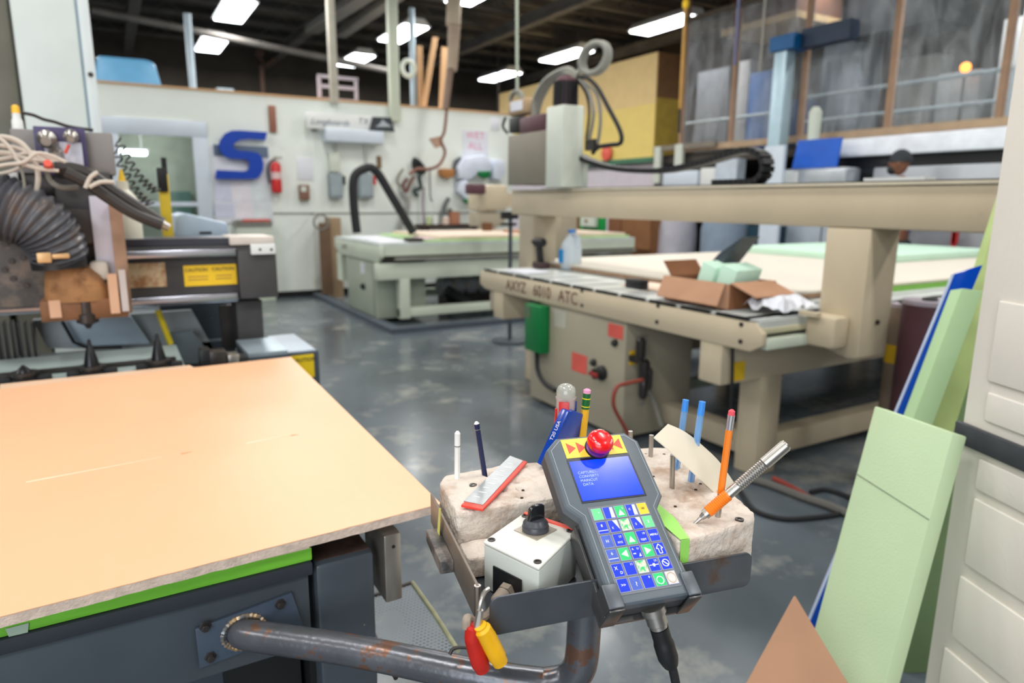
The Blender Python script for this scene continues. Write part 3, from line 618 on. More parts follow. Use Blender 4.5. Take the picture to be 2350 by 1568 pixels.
tag(F().tube(spline([at(1681, 800, Y=2.36), at(1680, 870, Y=2.36), at(1677, 940, Y=2.36), at(1676, 1010, Y=2.36)], 6), .009, 6).build('drop_cable', m_rub, smooth=True), 'thin black cable hanging at the corner leg of the beige router', 'cable')
q = at(1410, 820, X=3.6)
t = T('under_box', 'grey box beneath the middle of the beige router bed', 'box')
F().box(3.9, 4.9, 3.0, 4.2, .52, .903).build('body', mat('under_grey', (150, 156, 162), rough=.5), t, bev=.02)
F().box(3.86, 3.9, 3.1, 4.1, .56, .85).build('front_panel', mat('under_grey', (0, 0, 0)), t)

# gantry head
H = T('spindle_gantry_head', 'grey and cream router head standing on the left end of the long beam', 'router head')
F().ps(1165, 305, 1252, 424, 3.0, .3).build('side_housing', m_taupe, H, bev=.008)
yh1, yh0 = at(1252, 330, X=2.98)[1], at(1290, 330, X=2.98)[1]
zt, zb = at(1290, 239, X=2.98)[2], 1.607
xr = at(1340, 330, Y=yh0)[0]
F().box(2.98, xr, yh0, yh1, zb, zt).build('column_housing', m_cream, H, bev=.012)
F().box(xr, xr+.06, yh0+.02, yh1, zb, zb+.25).build('rear_housing', m_cream, H)
ym = (yh0+yh1)/2; xm = (2.98+xr)/2
zm = at(1297, 175, X=xm)[2]
F().lathe((xm, ym, zt), AZ, [(0, (xr-2.98)*.42), ((zm-zt)*.85, (xr-2.98)*.40), (zm-zt, (xr-2.98)*.2)], 14).build('motor', m_maroon, H, smooth=True)
for k in range(16):
    an = k*math.pi/8; R_ = (xr-2.98)*.42
    F().tube([(xm+R_*math.cos(an), ym+R_*math.sin(an), zt+.01), (xm+R_*.97*math.cos(an), ym+R_*.97*math.sin(an), zt+(zm-zt)*.8)], .014, 5).build('cooling_fin', m_black, H)
F().ps(1190, 264, 1250, 306, 3.02, .16).build('drive_motor', m_maroon, H, bev=.02)
F().ps(1167, 268, 1192, 304, 3.02, .12).build('drive_motor', m_black, H, bev=.01)
F().ps(1165, 228, 1206, 264, 3.06, .12).build('encoder_box', mat('tan_box', (176, 150, 116), rough=.6), H, bev=.02)
F().ps(1172, 232, 1198, 254, 3.055, .008).build('encoder_label', m_paper, H)
F().tube(spline([at(1160, 270, X=3.05), at(1154, 290, X=3.05), at(1164, 305, X=3.05)], 5), .012, 8).build('loop_cable', m_rub, H, smooth=True)
hb = F()
for k, dx in enumerate((-8, 0, 8)):
    hb.tube(spline([at(1228+dx*.5, 268, X=3.12+.02*k), at(1236+dx, 225, X=3.12+.02*k), at(1262+dx, 185-abs(dx)*.3, X=3.12+.02*k), at(1300, 163+dx*.6, X=3.14), at(1325, 176+dx*.4, X=3.16)], 8), .020, 8)
hb.build('hose_bundle', mat('hose_sheath', (142, 142, 132), rough=.5), H, smooth=True)
for pts_, m_, r_ in (([(1322, 178), (1345, 178), (1370, 200), (1395, 245), (1423, 300), (1424, 328), (1400, 333), (1372, 338), (1360, 352)], m_rub, .016),
                     ([(1328, 180), (1350, 210), (1362, 260), (1352, 320)], m_hose, .013), ([(1332, 182), (1368, 215), (1378, 270), (1372, 330)], m_hose, .012), ([(1325, 185), (1345, 215), (1352, 260), (1345, 320)], m_dsteel, .010)):
    F().tube(spline([at(x, y, X=3.16) for x, y in pts_], 8), r_, 8).build('loose_cable', m_, H, smooth=True)
F().ps(1342, 320, 1362, 345, 3.14, .05).build('plug', m_dsteel, H)
rc = at(1361, 133, X=3.2); ring = []
for a_ in np.linspace(0, 2*math.pi, 28, endpoint=False):
    px = 1361+30*math.cos(a_)*.95+9*math.sin(a_)*-1; py = 133+35*math.sin(a_)
    ring.append(at(px, py, X=3.2+.05*math.cos(a_)))
ring2 = [np.array(q)+AX*.035 for q in ring]
F().tube(ring, .022, 8, closed=True).tube(ring2, .022, 8, closed=True).build('coiled_hose', mat('coil_grey', (150, 150, 142), rough=.5), H, smooth=True)
F().tube([at(1330, 160, X=3.2), at(1322, 180, X=3.18)], .02, 8).build('coil_stub', mat('coil_grey', (0, 0, 0)), H, smooth=True)
F().tube([at(1187, 225, X=3.12), at(1186, -60, X=3.12)], .014, 8).build('hang_rod', m_sage2, H, smooth=True)
q = at(1185, 225, X=3.12); rr = [(q[0], q[1]+.1*math.cos(a_), q[2]-.02+.075*math.sin(a_)) for a_ in np.linspace(0, math.pi, 12)]
F().tube(rr, .02, 8).build('handle_loop', m_hose, H, smooth=True)
# cable chain: single links
CCH = T('cable_chain', 'black cable chain sagging from the router head and looping back onto the beam', 'cable chain')
path = spline([at(1284, 339, X=3.12), at(1330, 364, X=3.14), at(1400, 386, X=3.16), at(1500, 392, X=3.18), at(1600, 374, X=3.2), at(1690, 347, X=3.2), at(1722, 346, X=3.2), at(1744, 362, X=3.2), at(1747, 392, X=3.2), at(1728, 415, X=3.2), at(1690, 423, X=3.2), at(1630, 424, X=3.2)], 14)
path = [p if p[2] > 1.622 else np.array([p[0], p[1], 1.622]) for p in path]
L_ = [0]
for i in range(1, len(path)): L_.append(L_[-1]+np.linalg.norm(path[i]-path[i-1]))
nl = 62; 
def pat(s_):
    for i in range(1, len(path)):
        if L_[i] >= s_:
            f = (s_-L_[i-1])/(L_[i]-L_[i-1]+1e-9); return path[i-1]*(1-f)+path[i]*f
    return path[-1]
for k in range(nl):
    a_, b_ = pat(L_[-1]*k/nl), pat(L_[-1]*(k+.86)/nl); d = b_-a_; n_ = np.cross(d, AX); n_ = n_/np.linalg.norm(n_)*.016
    F().ob(a_-n_, b_-a_, 2*n_, AX*.09).build('chain_link', m_black, CCH)
tag(F().box(3.24, 3.33, at(2110, 415, X=3.2)[1], at(1970, 415, X=3.2)[1], 1.607, 1.625).build('white_strip', m_white), 'thin white strip lying on the beam below the person', 'strip')

# sheets on the big router
t = T('sheet_stack', 'white topped board with brown edge covering the bed of the beige router', 'board')
F().box(3.28, 8.0, 2.62, 5.0, .947, .975).build('backing_board', m_mdf, t)
F().box(3.26, 8.02, 2.60, 5.2, .976, .992).build('top_board', m_sheet, t)
F().box(4.1, 8.0, 2.585, 2.599, .935, .972).build('green_edge_tape', mat('edge_tape', (126, 186, 76), rough=.5), t)
tag(F().box(2.95, 3.22, 2.9, 3.6, .947, .958).build('offcut_board', mat('offcut', (226, 200, 180), rough=.6)), 'pale offcut board lying near the lettered plate', 'board')
p0 = at(1660, 575, Z=.993); fx0, fx1 = 5.7, 7.9
b = F().box(5.75, 7.85, 3.55, 5.15, .993, 1.055); t = T('foam_slab', 'large mint green foam slab lying on the white board', 'foam board')
b.build('slab', m_mint, t, bev=.008)
for (x0, x1, y0, y1, lab) in ((2.75, 3.0, 4.55, 4.85, 'white paper left on the bed beside the cordless drill'),):
    tag(F().box(x0, x1, y0, y1, .947, .952).build('paper_sheet', m_paper), lab, 'paper')
# jug
t = T('water_jug', 'translucent plastic water jug with blue label standing on the beige router', 'jug')
j = at(1310, 617, Z=.947); jr = .088
MB(far).lathe((j[0], j[1], .947), AZ, [(0, jr*.9), (.015, jr), (.17, jr), (.215, jr*.9), (.26, jr*.55), (.285, jr*.3), (.30, jr*.28)], 20).build('body', mat('jug_plastic', (216, 228, 238), rough=.3, alpha=.82, var=.02), t, smooth=True)
F().lathe((j[0], j[1], 1.247), AZ, [(0, .03), (.028, .03)], 14).build('cap', mat('cap_blue', (70, 140, 220), rough=.4), t, smooth=True)
F().tube(spline([(j[0], j[1]-.03, 1.235), (j[0]+.01, j[1]-.085, 1.21), (j[0], j[1]-.09, 1.13)], 6), .014, 8).build('handle', mat('jug_plastic', (0, 0, 0)), t, smooth=True)
F().ob((j[0]-.094, j[1]-.01, 1.0), (-.0, .06, 0), (0.02, 0, 0), (0, 0, .11)).build('label', mat('jug_label', (40, 150, 220), rough=.5), t)
# cordless drill standing on its battery
t = T('cordless_drill', 'dark cordless drill standing upright on its battery beside the water jug', 'drill')
d0 = at(1240, 616, Z=.947)
F().box(d0[0]-.04, d0[0]+.05, d0[1]-.075, d0[1]+.075, .947, 1.0).build('battery', mat('drill_brown', (60, 40, 42), rough=.5), t, bev=.01)
F().ob((d0[0]-.022, d0[1]-.03, 1.0), (.044, 0, 0), (0, .055, 0), (0, .03, .14)).build('grip', m_black, t, bev=.01)
F().lathe((d0[0], d0[1]-.06, 1.165), AY, [(0, .022), (.02, .036), (.13, .036), (.15, .03), (.18, .018), (.20, .012)], 14).build('motor_housing', m_black, t, smooth=True)
tag(F().ps(1433, 641, 1470, 664, 2.82, .07).build('eraser_block', m_black, bev=.01), 'small black block on the grey bed of the beige router', 'block')
# cardboard box with foam blocks
t = T('cardboard_box', 'open cardboard box on the corner of the beige router', 'box')
bx0, by0, by1, bz = 2.76, 2.50, 2.98, .953
bw, bh = .36, .13
F().box(bx0, bx0+.01, by0, by1, bz, bz+bh).build('side_panel', m_card, t); F().box(bx0+bw, bx0+bw+.01, by0, by1, bz, bz+bh).build('side_panel', m_card2, t)
F().box(bx0+.01, bx0+bw, by0, by0+.01, bz, bz+bh).build('end_panel', m_card2, t); F().box(bx0+.01, bx0+bw, by1-.01, by1, bz, bz+bh).build('end_panel', m_card2, t)
F().box(bx0, bx0+bw+.01, by0, by1, bz-.005, bz).build('base', m_card2, t)
F().ob((bx0, by0+.02, bz+bh), (0, by1-by0-.02, 0), (-.05, 0, -.115), (-.008, 0, .004)).build('flap', m_card, t)
F().ob((bx0+.02, by0, bz+bh), (bw-.05, 0, 0), (.04, -.13, -.06), (0, .004, .008)).build('flap', m_card, t)
F().ob((bx0+.05, by1, bz+bh), (bw-.1, 0, 0), (0, .07, .08), (0, .006, 0)).build('flap', m_card2, t)
tag(F().ob((bx0+.05, by0+.20, bz+.02), (.22, .02, .0), (0, .1, .03), (.02, -.04, .18)).build('foam_block', m_mint, bev=.004), 'left green foam block tilted in the cardboard box', 'foam block')
tag(F().ob((bx0+.06, by0+.06, bz+.02), (.22, .02, .0), (0, .11, .03), (.02, -.04, .175)).build('foam_block', m_mint, bev=.004), 'right green foam block tilted in the cardboard box', 'foam block')
tag(F().prism([(2.95, 3.0, .99), (2.95, 2.76, 1.22), (2.95, 2.60, 1.32), (2.95, 2.72, 1.18), (2.95, 2.86, .99)], (.14, 0, 0)).build('plastic_wedge', m_char), 'dark grey bent plastic sheet sticking out of the cardboard box', 'plastic sheet')
t = MB(far); random.seed(3)
vs = []; n_ = 9
for i in range(n_):
    for k in range(n_):
        vs.append((2.85+i*.035, 2.22+k*.032, .955+random.random()*.05+(.03 if 0 < i < n_-1 and 0 < k < n_-1 else 0)))
t.add(vs, [(i*n_+k, (i+1)*n_+k, (i+1)*n_+k+1, i*n_+k+1) for i in range(n_-1) for k in range(n_-1)])
tag(t.build('crumpled_paper', m_paper), 'crumpled white paper between the cardboard box and the beam post', 'paper')

# ------------------------------------------------------------------ left router (black gantry, peach board)
G = T('router_table', 'dark grey router table at left carrying the wide peach board', 'router machine')
Nn = lambda: MB(near)
YB = .955
side = Nn().box(-1.9, .207, YB, 1.10, .832, .952).build('side_beam', m_char, G, bev=.004)
Nn().box(-1.9, .212, YB-.008, 1.2, .953, .974).build('top_lip', mat('lip_dark', (46, 50, 58), rough=.5), G, bev=.003)
Nn().box(-1.9, .2, 1.10, 2.2, .70, .95).build('body', m_char, G)
Nn().box(.217, .309, YB, 1.34, .16, .962).build('corner_leg', m_char, G, bev=.008)
Nn().box(.221, .304, YB+.012, 1.33, .9622, .9635).build('leg_top', mat('chipped_brown', (96, 76, 68), rough=.35, metal=.5, var=.3, scale=40, col2=(190, 186, 182), thr=(.68, .72), s2=30), G)
Nn().box(.207, .217, YB+.03, 1.3, .70, .95).build('gap_shade', m_black, G)  # black filler, puts the shade of the open gap into colour
Nn().box(.09, .2, 1.02, 1.2, .15, .832).build('leg', m_black, G); Nn().box(-1.7, -1.55, 1.02, 1.2, .15, .832).build('leg', m_black, G)
Nn().box(-1.7, -1.55, 2.05, 2.2, .15, .75).build('leg', m_black, G); Nn().box(.1, .25, 2.0, 2.2, .15, .75).build('leg', m_black, G)
Nn().box(.27, .322, 1.14, 1.40, .90, .95).build('brown_cleat', m_brownm, G)
Nn().lathe((.322, 1.08, .975), AX, [(0, .03), (.03, .03)], 18).build('rubber_wheel', m_rub, G, smooth=True)
sb = Nn().box(.322, .350, .945, 1.045, .872, .988).build('steel_block', mat('milled_steel', (178, 170, 160), rough=.3, metal=.85, var=.1), G, bev=.003)
Nn().lathe((.337, .944, .967), AY, [(0, .003), (.001, .003)], 10).build('hole_disc', m_black, sb)
# plate with bolts, weld and pipe
pl = Nn().prism([at(447, 1440, Y=YB-.001), at(668, 1357, Y=YB-.001), at(697, 1440, Y=YB-.001), at(457, 1530, Y=YB-.001)], (0, -.006, 0)).build('mount_plate', mat('plate_blue', (62, 74, 90), rough=.38, var=.15, scale=12, coat=.3), G, bev=.0012)
for px, py in ((471, 1438), (643, 1386), (483, 1508), (655, 1455)):
    q = at(px, py, Y=YB-.007); Nn().lathe(q, (0, -1, 0), [(0, .0085), (.001, .0085), (.001, .0055), (.008, .0055), (.008, .003)], 6).build('bolt', m_dsteel, pl, bev=.0004)
pc = at(560, 1450, Y=YB-.007)
weld = [(pc[0]+.0245*math.cos(a_)*1.15, pc[1]+random.uniform(-.0005, .0005), pc[2]+.0245*math.sin(a_)+random.uniform(-.0006, .0006)) for a_ in np.linspace(0, 2*math.pi, 60, endpoint=False)]
Nn().tube(weld, [.0035+.0012*(i % 2) for i in range(60)], 6, closed=True).build('weld_bead', mat('weld', (120, 122, 124), rough=.35, metal=.6, var=.3, scale=60, col2=(196, 160, 110), s2=30), pl, smooth=True)
path = spline([(pc[0]-.0, .951, pc[2]), (.118, .935, .892), (.229, .835, .892), (.339, .722, .892), (.400, .664, .892)], 6) + [np.array(p) for p in spline([(.425, .640, .894), (.447, .622, .905), (.458, .613, .925), (.461, .611, .95)], 5)] + [np.array([.462, .610, 1.0]), np.array([.4625, .6095, 1.085])]
AR = T('tray_stand', 'worn curved steel pipe arm with an open steel tray on its end', 'tray stand')
MB(near).tube(path, .0212, 24).build('pipe_arm', m_pipe, AR, smooth=True)
# the perforated chip tray
PT = T('perforated_tray', 'perforated metal tray with pale rubber rim below the steel block', 'tray')
A0 = np.array([.325, .92, .755]); ux = np.array([.115, .01, 0]); uy = np.array([.012, .235, .0])
b = MB(near); nx, ny = 15, 30
for i in range(nx):
    for k in range(ny):
        cx_ = (i+.5+(.5 if k % 2 else 0))/(nx+.5); cy_ = (k+.5)/ny
        o_ = A0+ux*cx_+uy*cy_; hx, hy = ux/(nx+.5)/2, uy/ny/2
        sq = [o_-hx-hy, o_-hy, o_+hx-hy, o_+hx, o_+hx+hy, o_+hy, o_-hx+hy, o_-hx]
        r_ = .0029; inn = [o_+np.array([math.cos(a_), math.sin(a_), 0])*r_ for a_ in [math.radians(-135+45*q) for q in range(8)]]
        b.add(sq+inn, [(q, (q+1) % 8, 8+(q+1) % 8, 8+q) for q in range(8)])
b.build('perforated_sheet', mat('perf_metal', (112, 120, 126), rough=.45, metal=.4), PT)
MB(near).tube([A0+ux, A0+ux*1.02+uy*.5, A0+ux+uy], .0045, 8).build('rim', mat('pale_rubber', (166, 166, 132), rough=.7, var=.2, scale=40), PT, smooth=True)
MB(near).tube([A0-uy*.01, A0+uy*1.01], .004, 8).tube([A0+uy, A0+uy+ux], .004, 8).build('side_rim', m_dsteel, PT, smooth=True)
MB(near).box(.31, .33, 1.0, 1.05, .748, .76).build('bracket', m_dsteel, PT)
# boards on the left router
SP = T('spoilboard', 'thick board edge wrapped in green masking tape under the peach board', 'board')
Nn().box(-1.9, .213, .952, 2.08, .9745, .9955).build('taped_edge', m_green, SP, bev=.002)
Nn().box(-1.9, .209, .949, 2.08, .996, .9985).build('thin_sheet', mat('pale_ply', (232, 206, 186), rough=.6), SP)
gt = MB(near).quad(at(12, 1444, Y=.9505), at(66, 1430, Y=.9505), at(64, 1452, Y=.9505), at(20, 1462, Y=.9505)).build('tape_patch', mat('grey_tape', (168, 188, 168), rough=.5), SP); gt['label'] = 'torn grey tape patch'
BD = T('laminate_board', 'wide peach laminate board lying on the left router', 'board')
c1, c2 = at(0, 1416, Z=1.02), at(1012, 1156, Z=1.02); c3, c4 = at(667, 819, Z=1.02), at(0, 893, Z=1.02)
dl = (c1-c2)/np.linalg.norm(c1-c2); c1 = c2+dl*2.25; dl2 = (c4-c3)/np.linalg.norm(c4-c3); c4 = c3+dl2*2.2
rim = []
def jag(a_, b_, n_):
    return [a_+(b_-a_)*k/n_+np.array([0, random.uniform(-.0006, .0006), 0]) for k in range(n_)]
rim = jag(c2, c3, 1)+[c3, c4]+jag(c1, c2, 150)
Nn().prism([np.array(p)-AZ*.0012 for p in rim], (0, 0, .0012)).build('laminate_face', m_lam, BD)
rim2 = [p+np.array([0, random.uniform(-.0008, .0012), 0]) for p in rim]
Nn().prism([np.array(p)-AZ*.0148 for p in rim2], (0, 0, .0135)).build('core', m_lamedge, BD)
def scratch(p0, p1, m_, w_, lab):
    a_, b_ = at(*p0, Z=1.0202), at(*p1, Z=1.0202); d = b_-a_; n_ = np.cross(AZ, d); n_ /= np.linalg.norm(n_)
    o = Nn().prism([a_-n_*w_, b_-n_*w_*.3, b_+n_*w_*.3, a_+n_*w_], (0, 0, .0002)).build('scratch', m_, BD); o['label'] = lab
m_scr = mat('scratch_pale', (252, 232, 206), rough=.6)
scratch((60, 1107), (372, 1049), m_scr, .0016, 'long pale scratch'); scratch((565, 1018), (668, 998), m_scr, .0018, 'short pale scratch')
m_scr2 = mat('scratch_dark', (206, 140, 90), rough=.6)
scratch((668, 1000), (684, 997), m_scr2, .0035, 'small brown chip'); scratch((415, 1042), (440, 1037), m_scr2, .0025, 'faint brown chip')
BB = tag(Nn().prism([at(0, 882, Z=1.006), at(435, 838, Z=1.006), at(453, 848, Z=1.006), at(453, 870, Z=1.006), at(0, 910, Z=1.006)] , (0, 0, -.006)).build('under_sheet', mat('ply_under', (226, 190, 160), rough=.6)), 'pale thin sheet peeking out behind the peach board', 'sheet')
# machine end apron behind the board
YG = 2.72
AP = T('tool_rack', 'long pale grey tool rack behind the peach board', 'tool rack')
Nn().prism([(-1.9, 2.24, .975), (-1.9, 2.62, .975), (-1.9, 2.62, 1.0), (-1.9, 2.24, .99)], (2.06, 0, 0)).build('rack_tray', mat('rack_green_grey', (150, 164, 162), rough=.35), AP, bev=.004)
Nn().box(-1.9, .16, 2.18, 2.24, .90, .992).build('front_rail', mat('rack_front', (128, 134, 136), rough=.35, metal=.5), AP, bev=.004)
Nn().box(-1.9, .1, 2.3, 2.55, .15, .972).build('rack_body', m_char, AP)
Nn().box(-1.9, .14, 2.36, 2.385, .996, 1.006).build('slot_rail', m_dsteel, AP)
for k_, (px_, w_, h_) in enumerate(((500, .05, .05), (535, .035, .035), (470, .03, .06), (555, .03, .025))):
    q = at(px_, 820, Y=2.32); Nn().box(q[0]-w_/2, q[0]+w_/2, 2.3, 2.36, .955, .975+h_).build('clamp_unit', [m_dsteel, m_steel, m_black, m_rub][k_], AP, bev=.003)
Nn().box(.16, .42, 2.28, 2.42, .93, .96).build('clamp_base', m_dsteel, AP)
def holder(px, py, lab, sc=1.0):
    t = T('tool_holder', lab, 'tool holder', 'tool holders in the rack'); q = at(px, py, Y=2.30); z0 = .99; x, y = q[0], 2.30
    Nn().lathe((x, y, z0), AZ, [(0, .032), (.012, .034), (.014, .028), (.02, .028), (.022, .036), (.03, .036)], 20).build('flange', m_dsteel, t, smooth=True)
    Nn().lathe((x, y, z0+.03), AZ, [(0, .021), (.055*sc, .009), (.06*sc, .006), (.078*sc, .004)], 16).build('cone', mat('oiled_black', (40, 40, 42), rough=.3, metal=.6), t, smooth=True)
    for s_ in (-1, 1):
        Nn().ob((x+s_*.03, y-.012, z0), (s_*.034, .0, 0), (0, .024, 0), (0, 0, .018)).build('fork_arm', m_rub, t, bev=.003)
holder(213, 860, 'black cone tool holder directly below the spindle nose'); holder(366, 838, 'black cone tool holder in front of the yellow bar'); holder(58, 880, 'low black tool holder at the left end of the rack', .25)

def nb(name, px, Y, d, m_, par, bev=.0, F_=near): return MB(F_).pf(*px, Y, d).build(name, m_, par, bev=bev)
GN = T('gantry', 'black steel gantry beam with two polished rails over the left router', 'gantry')
zt_, zb_ = at(560, 562, Y=YG)[2], at(560, 690, Y=YG)[2]; xe = at(632, 620, Y=YG)[0]; xe2 = at(545, 620, Y=YG)[0]
Nn().box(-1.9, xe, YG, YG+.2, zb_+.01, zt_-.002).build('beam', m_char2, GN, bev=.004)
Nn().box(xe2, xe, YG-.03, YG, zb_+.01, zt_-.02).build('end_block', m_char2, GN, bev=.004)
Nn().box(-1.9, xe2-.005, YG+.02, YG+.2, zt_, zt_+.026).build('beam_cover', mat('dark_slate', (58, 60, 70), rough=.4), GN)
Nn().box(xe2-.02, xe, YG-.01, YG+.2, zt_, zt_+.03).build('end_cover', mat('cover_pale', (206, 196, 186), rough=.5), GN, bev=.003)
zr = at(400, 583, Y=YG-.02)[2]; Nn().box(-1.9, at(540, 580, Y=YG)[0], YG-.028, YG, zr-.014, zr+.014).build('rail', m_rail, GN, bev=.004)
zr2 = at(400, 690, Y=YG-.02)[2]; Nn().box(-1.9, at(545, 690, Y=YG)[0], YG-.028, YG, zr2-.016, zr2+.016).build('rail', m_rail, GN, bev=.004)
ww = nb('end_bracket', (576, 560, 632, 584), YG-.045, .012, m_white, GN, .002)
for px in (597, 623):
    q = at(px, 573, Y=YG-.046); Nn().lathe(q, AY, [(0, .005), (.002, .005)], 10).build('hole_disc', m_black, ww)
st = nb('warning_sticker', (422, 608, 543, 655), YG-.003, .003, m_yel, GN); st['label'] = 'yellow warning sticker with black words'
q = at(450, 620, Y=YG-.004); text('lettering', 'CAUTION', .017, q, AX, AZ, m_inkd, st, F=near, off=.0008, ext=.0006)
q = at(512, 617, Y=YG-.004); text('lettering', 'CAUTION', .017, q, AX, AZ, m_inkd, st, F=near, off=.0008, ext=.0006)
for y_ in (634, 641): nb('print_line', (432, y_, 478, y_+2), YG-.0035, .0006, m_brownm, st)
for y_ in (631, 638): nb('print_line', (495, y_, 532, y_+2), YG-.0035, .0006, m_brownm, st)
ps_ = nb('torn_label', (286, 604, 381, 660), YG-.003, .003, mat('torn_label', (206, 180, 144), rough=.7, var=.2, scale=20, col2=(160, 112, 74), s2=14), GN); ps_['label'] = 'torn tan label'
nb('post', (545, 690, 605, 800), YG+.05, .13, m_char2, GN, .004)
Nn().box(xe2+.0, xe-.05, YG+.05, YG+.18, .15, at(575, 795, Y=YG+.05)[2]).build('post_base', m_char2, GN)
nb('column_strip', (508, 700, 545, 800), YG+.12, .03, m_dsteel, GN)
# carriage & spindle
CR = T('spindle_assembly', 'spindle carriage with brown dusty dust shoe and grey ribbed hose end', 'router head')
Yc = 2.50
nb('rear_plate', (-40, 530, 132, 705), Yc+.12, .05, mat('pitted_plate', (92, 88, 86), rough=.5, var=.3, scale=18, col2=(130, 116, 104), s2=14), CR, .004)
for px, py in ((12, 560), (26, 600), (52, 592), (10, 620), (30, 640), (60, 655), (86, 600), (100, 570)):
    q = at(px, py, Y=Yc+.12); Nn().lathe(q, (0, -1, 0), [(0, .009), (.006, .009), (.006, .005)], 8).build('bolt', m_dsteel, CR)
nb('z_column', (140, 395, 268, 705), Yc+.05, .07, m_char2, CR, .004)
nb('front_plate', (214, 450, 272, 640), Yc+.02, .03, mat('lilac_white', (206, 202, 214), rough=.45), CR, .003)
nb('side_bar', (262, 470, 292, 720), Yc+.0, .03, mat('rusty_edge', (166, 132, 108), rough=.7, var=.2, scale=20), CR, .002)
nb('dark_cover', (120, 480, 215, 560), Yc+.03, .03, mat('cover_dark', (72, 68, 68), rough=.5), CR, .003)
nb('top_box', (28, 300, 262, 400), Yc+.06, .09, mat('grey_box', (136, 132, 130), rough=.5), CR, .006)
nb('top_box_low', (28, 395, 262, 470), Yc+.08, .08, m_dsteel, CR, .003)
pq = nb('purple_plate', (82, 292, 200, 402), Yc+.03, .02, mat('purple_plate', (74, 66, 104), rough=.45), CR, .003)
nb('white_tag', (104, 326, 190, 388), Yc+.02, .01, mat('tag_white', (214, 216, 230), rough=.5), CR)
for px, py, r_ in ((108, 318, .026), (163, 312, .020), (128, 350, .018)):
    q = at(px, py, Y=Yc+.02); Nn().lathe(q, (0, -1, -.2), [(0, r_), (.02, r_), (.03, r_*.6), (.06, r_*.5)], 14).build('fitting', m_steel, CR, smooth=True)
q = at(158, 332, Y=Yc-.01); Nn().tube([q, at(150, 352, Y=Yc-.01)], .005, 6).build('red_tube', mat('orange_red', (226, 90, 70), rough=.5), CR)
for px, py in ((44, 268), (18, 300)):
    pass
q = at(42, 300, Y=Yc+.1); Nn().lathe(q, AZ, [(0, .016), (.03, .014), (.035, .011), (.05, .011)], 12).build('indicator', m_white, CR, smooth=True)
Nn().lathe(q+AZ*.048, AZ, [(0, .011), (.022, .010), (.026, .004)], 12).build('indicator_cap', mat('amber', (250, 196, 60), rough=.4), CR, smooth=True)
# dust shoe
b = Nn(); q0 = at(92, 615, Y=Yc-.06); q1 = at(262, 690, Y=Yc-.06)
x0, x1 = q0[0], q1[0]; z1, z0 = q0[2], q1[2]; cx_ = (x0+x1)/2-.005
prof = []
ring_n = 20
for zi, (wd, dp) in ((z0, (1.0, .075)), (z0+.3*(z1-z0), (.98, .078)), (z0+.7*(z1-z0), (.85, .072)), (z1, (.62, .062))):
    prof.append([(cx_-(1-wd)*.05+(x1-x0)/2*wd*math.copysign(abs(math.cos(a_))**.6, math.cos(a_)), Yc+.02+dp*math.copysign(abs(math.sin(a_))**.6, math.sin(a_)), zi) for a_ in np.linspace(0, 2*math.pi, ring_n, endpoint=False)])
vs = [p for r_ in prof for p in r_]
b.add(vs, [(i*ring_n+k, i*ring_n+(k+1) % ring_n, (i+1)*ring_n+(k+1) % ring_n, (i+1)*ring_n+k) for i in range(3) for k in range(ring_n)]+[tuple(range(ring_n))[::-1], tuple(range(3*ring_n, 4*ring_n))])
b.build('dust_shoe', m_brownm, CR, smooth=True, ang=60)
nb('shoe_plate', (92, 688, 294, 734), Yc-.05, .14, mat('brown_plate2', (126, 84, 52), rough=.6, var=.25, scale=20), CR, .003)
nb('plate_strip', (113, 690, 140, 730), Yc-.055, .006, mat('peach_strip', (206, 164, 134), rough=.6), CR)
nb('plate_strip', (250, 630, 272, 720), Yc-.06, .03, mat('peach_strip', (0, 0, 0)), CR)
nb('plate_strip', (276, 620, 292, 715), Yc-.06, .02, mat('pale_strip', (190, 180, 176), rough=.5), CR)
q = at(196, 688, Y=Yc-.03)
Nn().lathe(q, -AZ, [(0, .024), (.04, .024), (.045, .03), (.07, .03), (.078, .012), (.09, .006)], 20).build('spindle_nose', mat('nose_steel', (66, 60, 58), rough=.4, metal=.6), CR, smooth=True)
nb('elbow', (205, 600, 250, 645), Yc-.02, .05, mat('pale_elbow', (186, 178, 166), rough=.6), CR, .012)
# ribbed hose
hp = spline([at(-160, 470, Y=Yc-.02), at(-60, 462, Y=Yc-.03), at(10, 478, Y=Yc-.04), at(78, 506, Y=Yc-.05), at(118, 545, Y=Yc-.04), at(138, 590, Y=Yc-.02)], 24)
rr = [.090+.006*math.cos(i*math.pi*2/6.0)-.018*max(0, (i-50)/70) for i in range(len(hp))]
RH = T('ribbed_hose', 'fat black ribbed dust hose curving down to the brown dust shoe', 'hose')
Nn().tube(hp, rr, 28).build('hose', mat('ribbed_black', (84, 86, 92), rough=.32, var=.15, scale=6, col2=(104, 84, 70), thr=(.55, .7), s2=7), RH, smooth=True, ang=80)
Nn().lathe(at(142, 600, Y=Yc-.02)+np.array([-.008, 0, .01]), (.05, 0, -1), [(0, .073), (.03, .073)], 24).build('clamp_band', m_black, RH, smooth=True)
nb('clamp_screw', (84, 580, 118, 604), Yc-.115, .03, mat('brass', (206, 168, 120), rough=.4, metal=.3), RH, .004); nb('clamp_bolt', (118, 582, 160, 594), Yc-.11, .012, mat('brass', (0, 0, 0)), RH, .004)
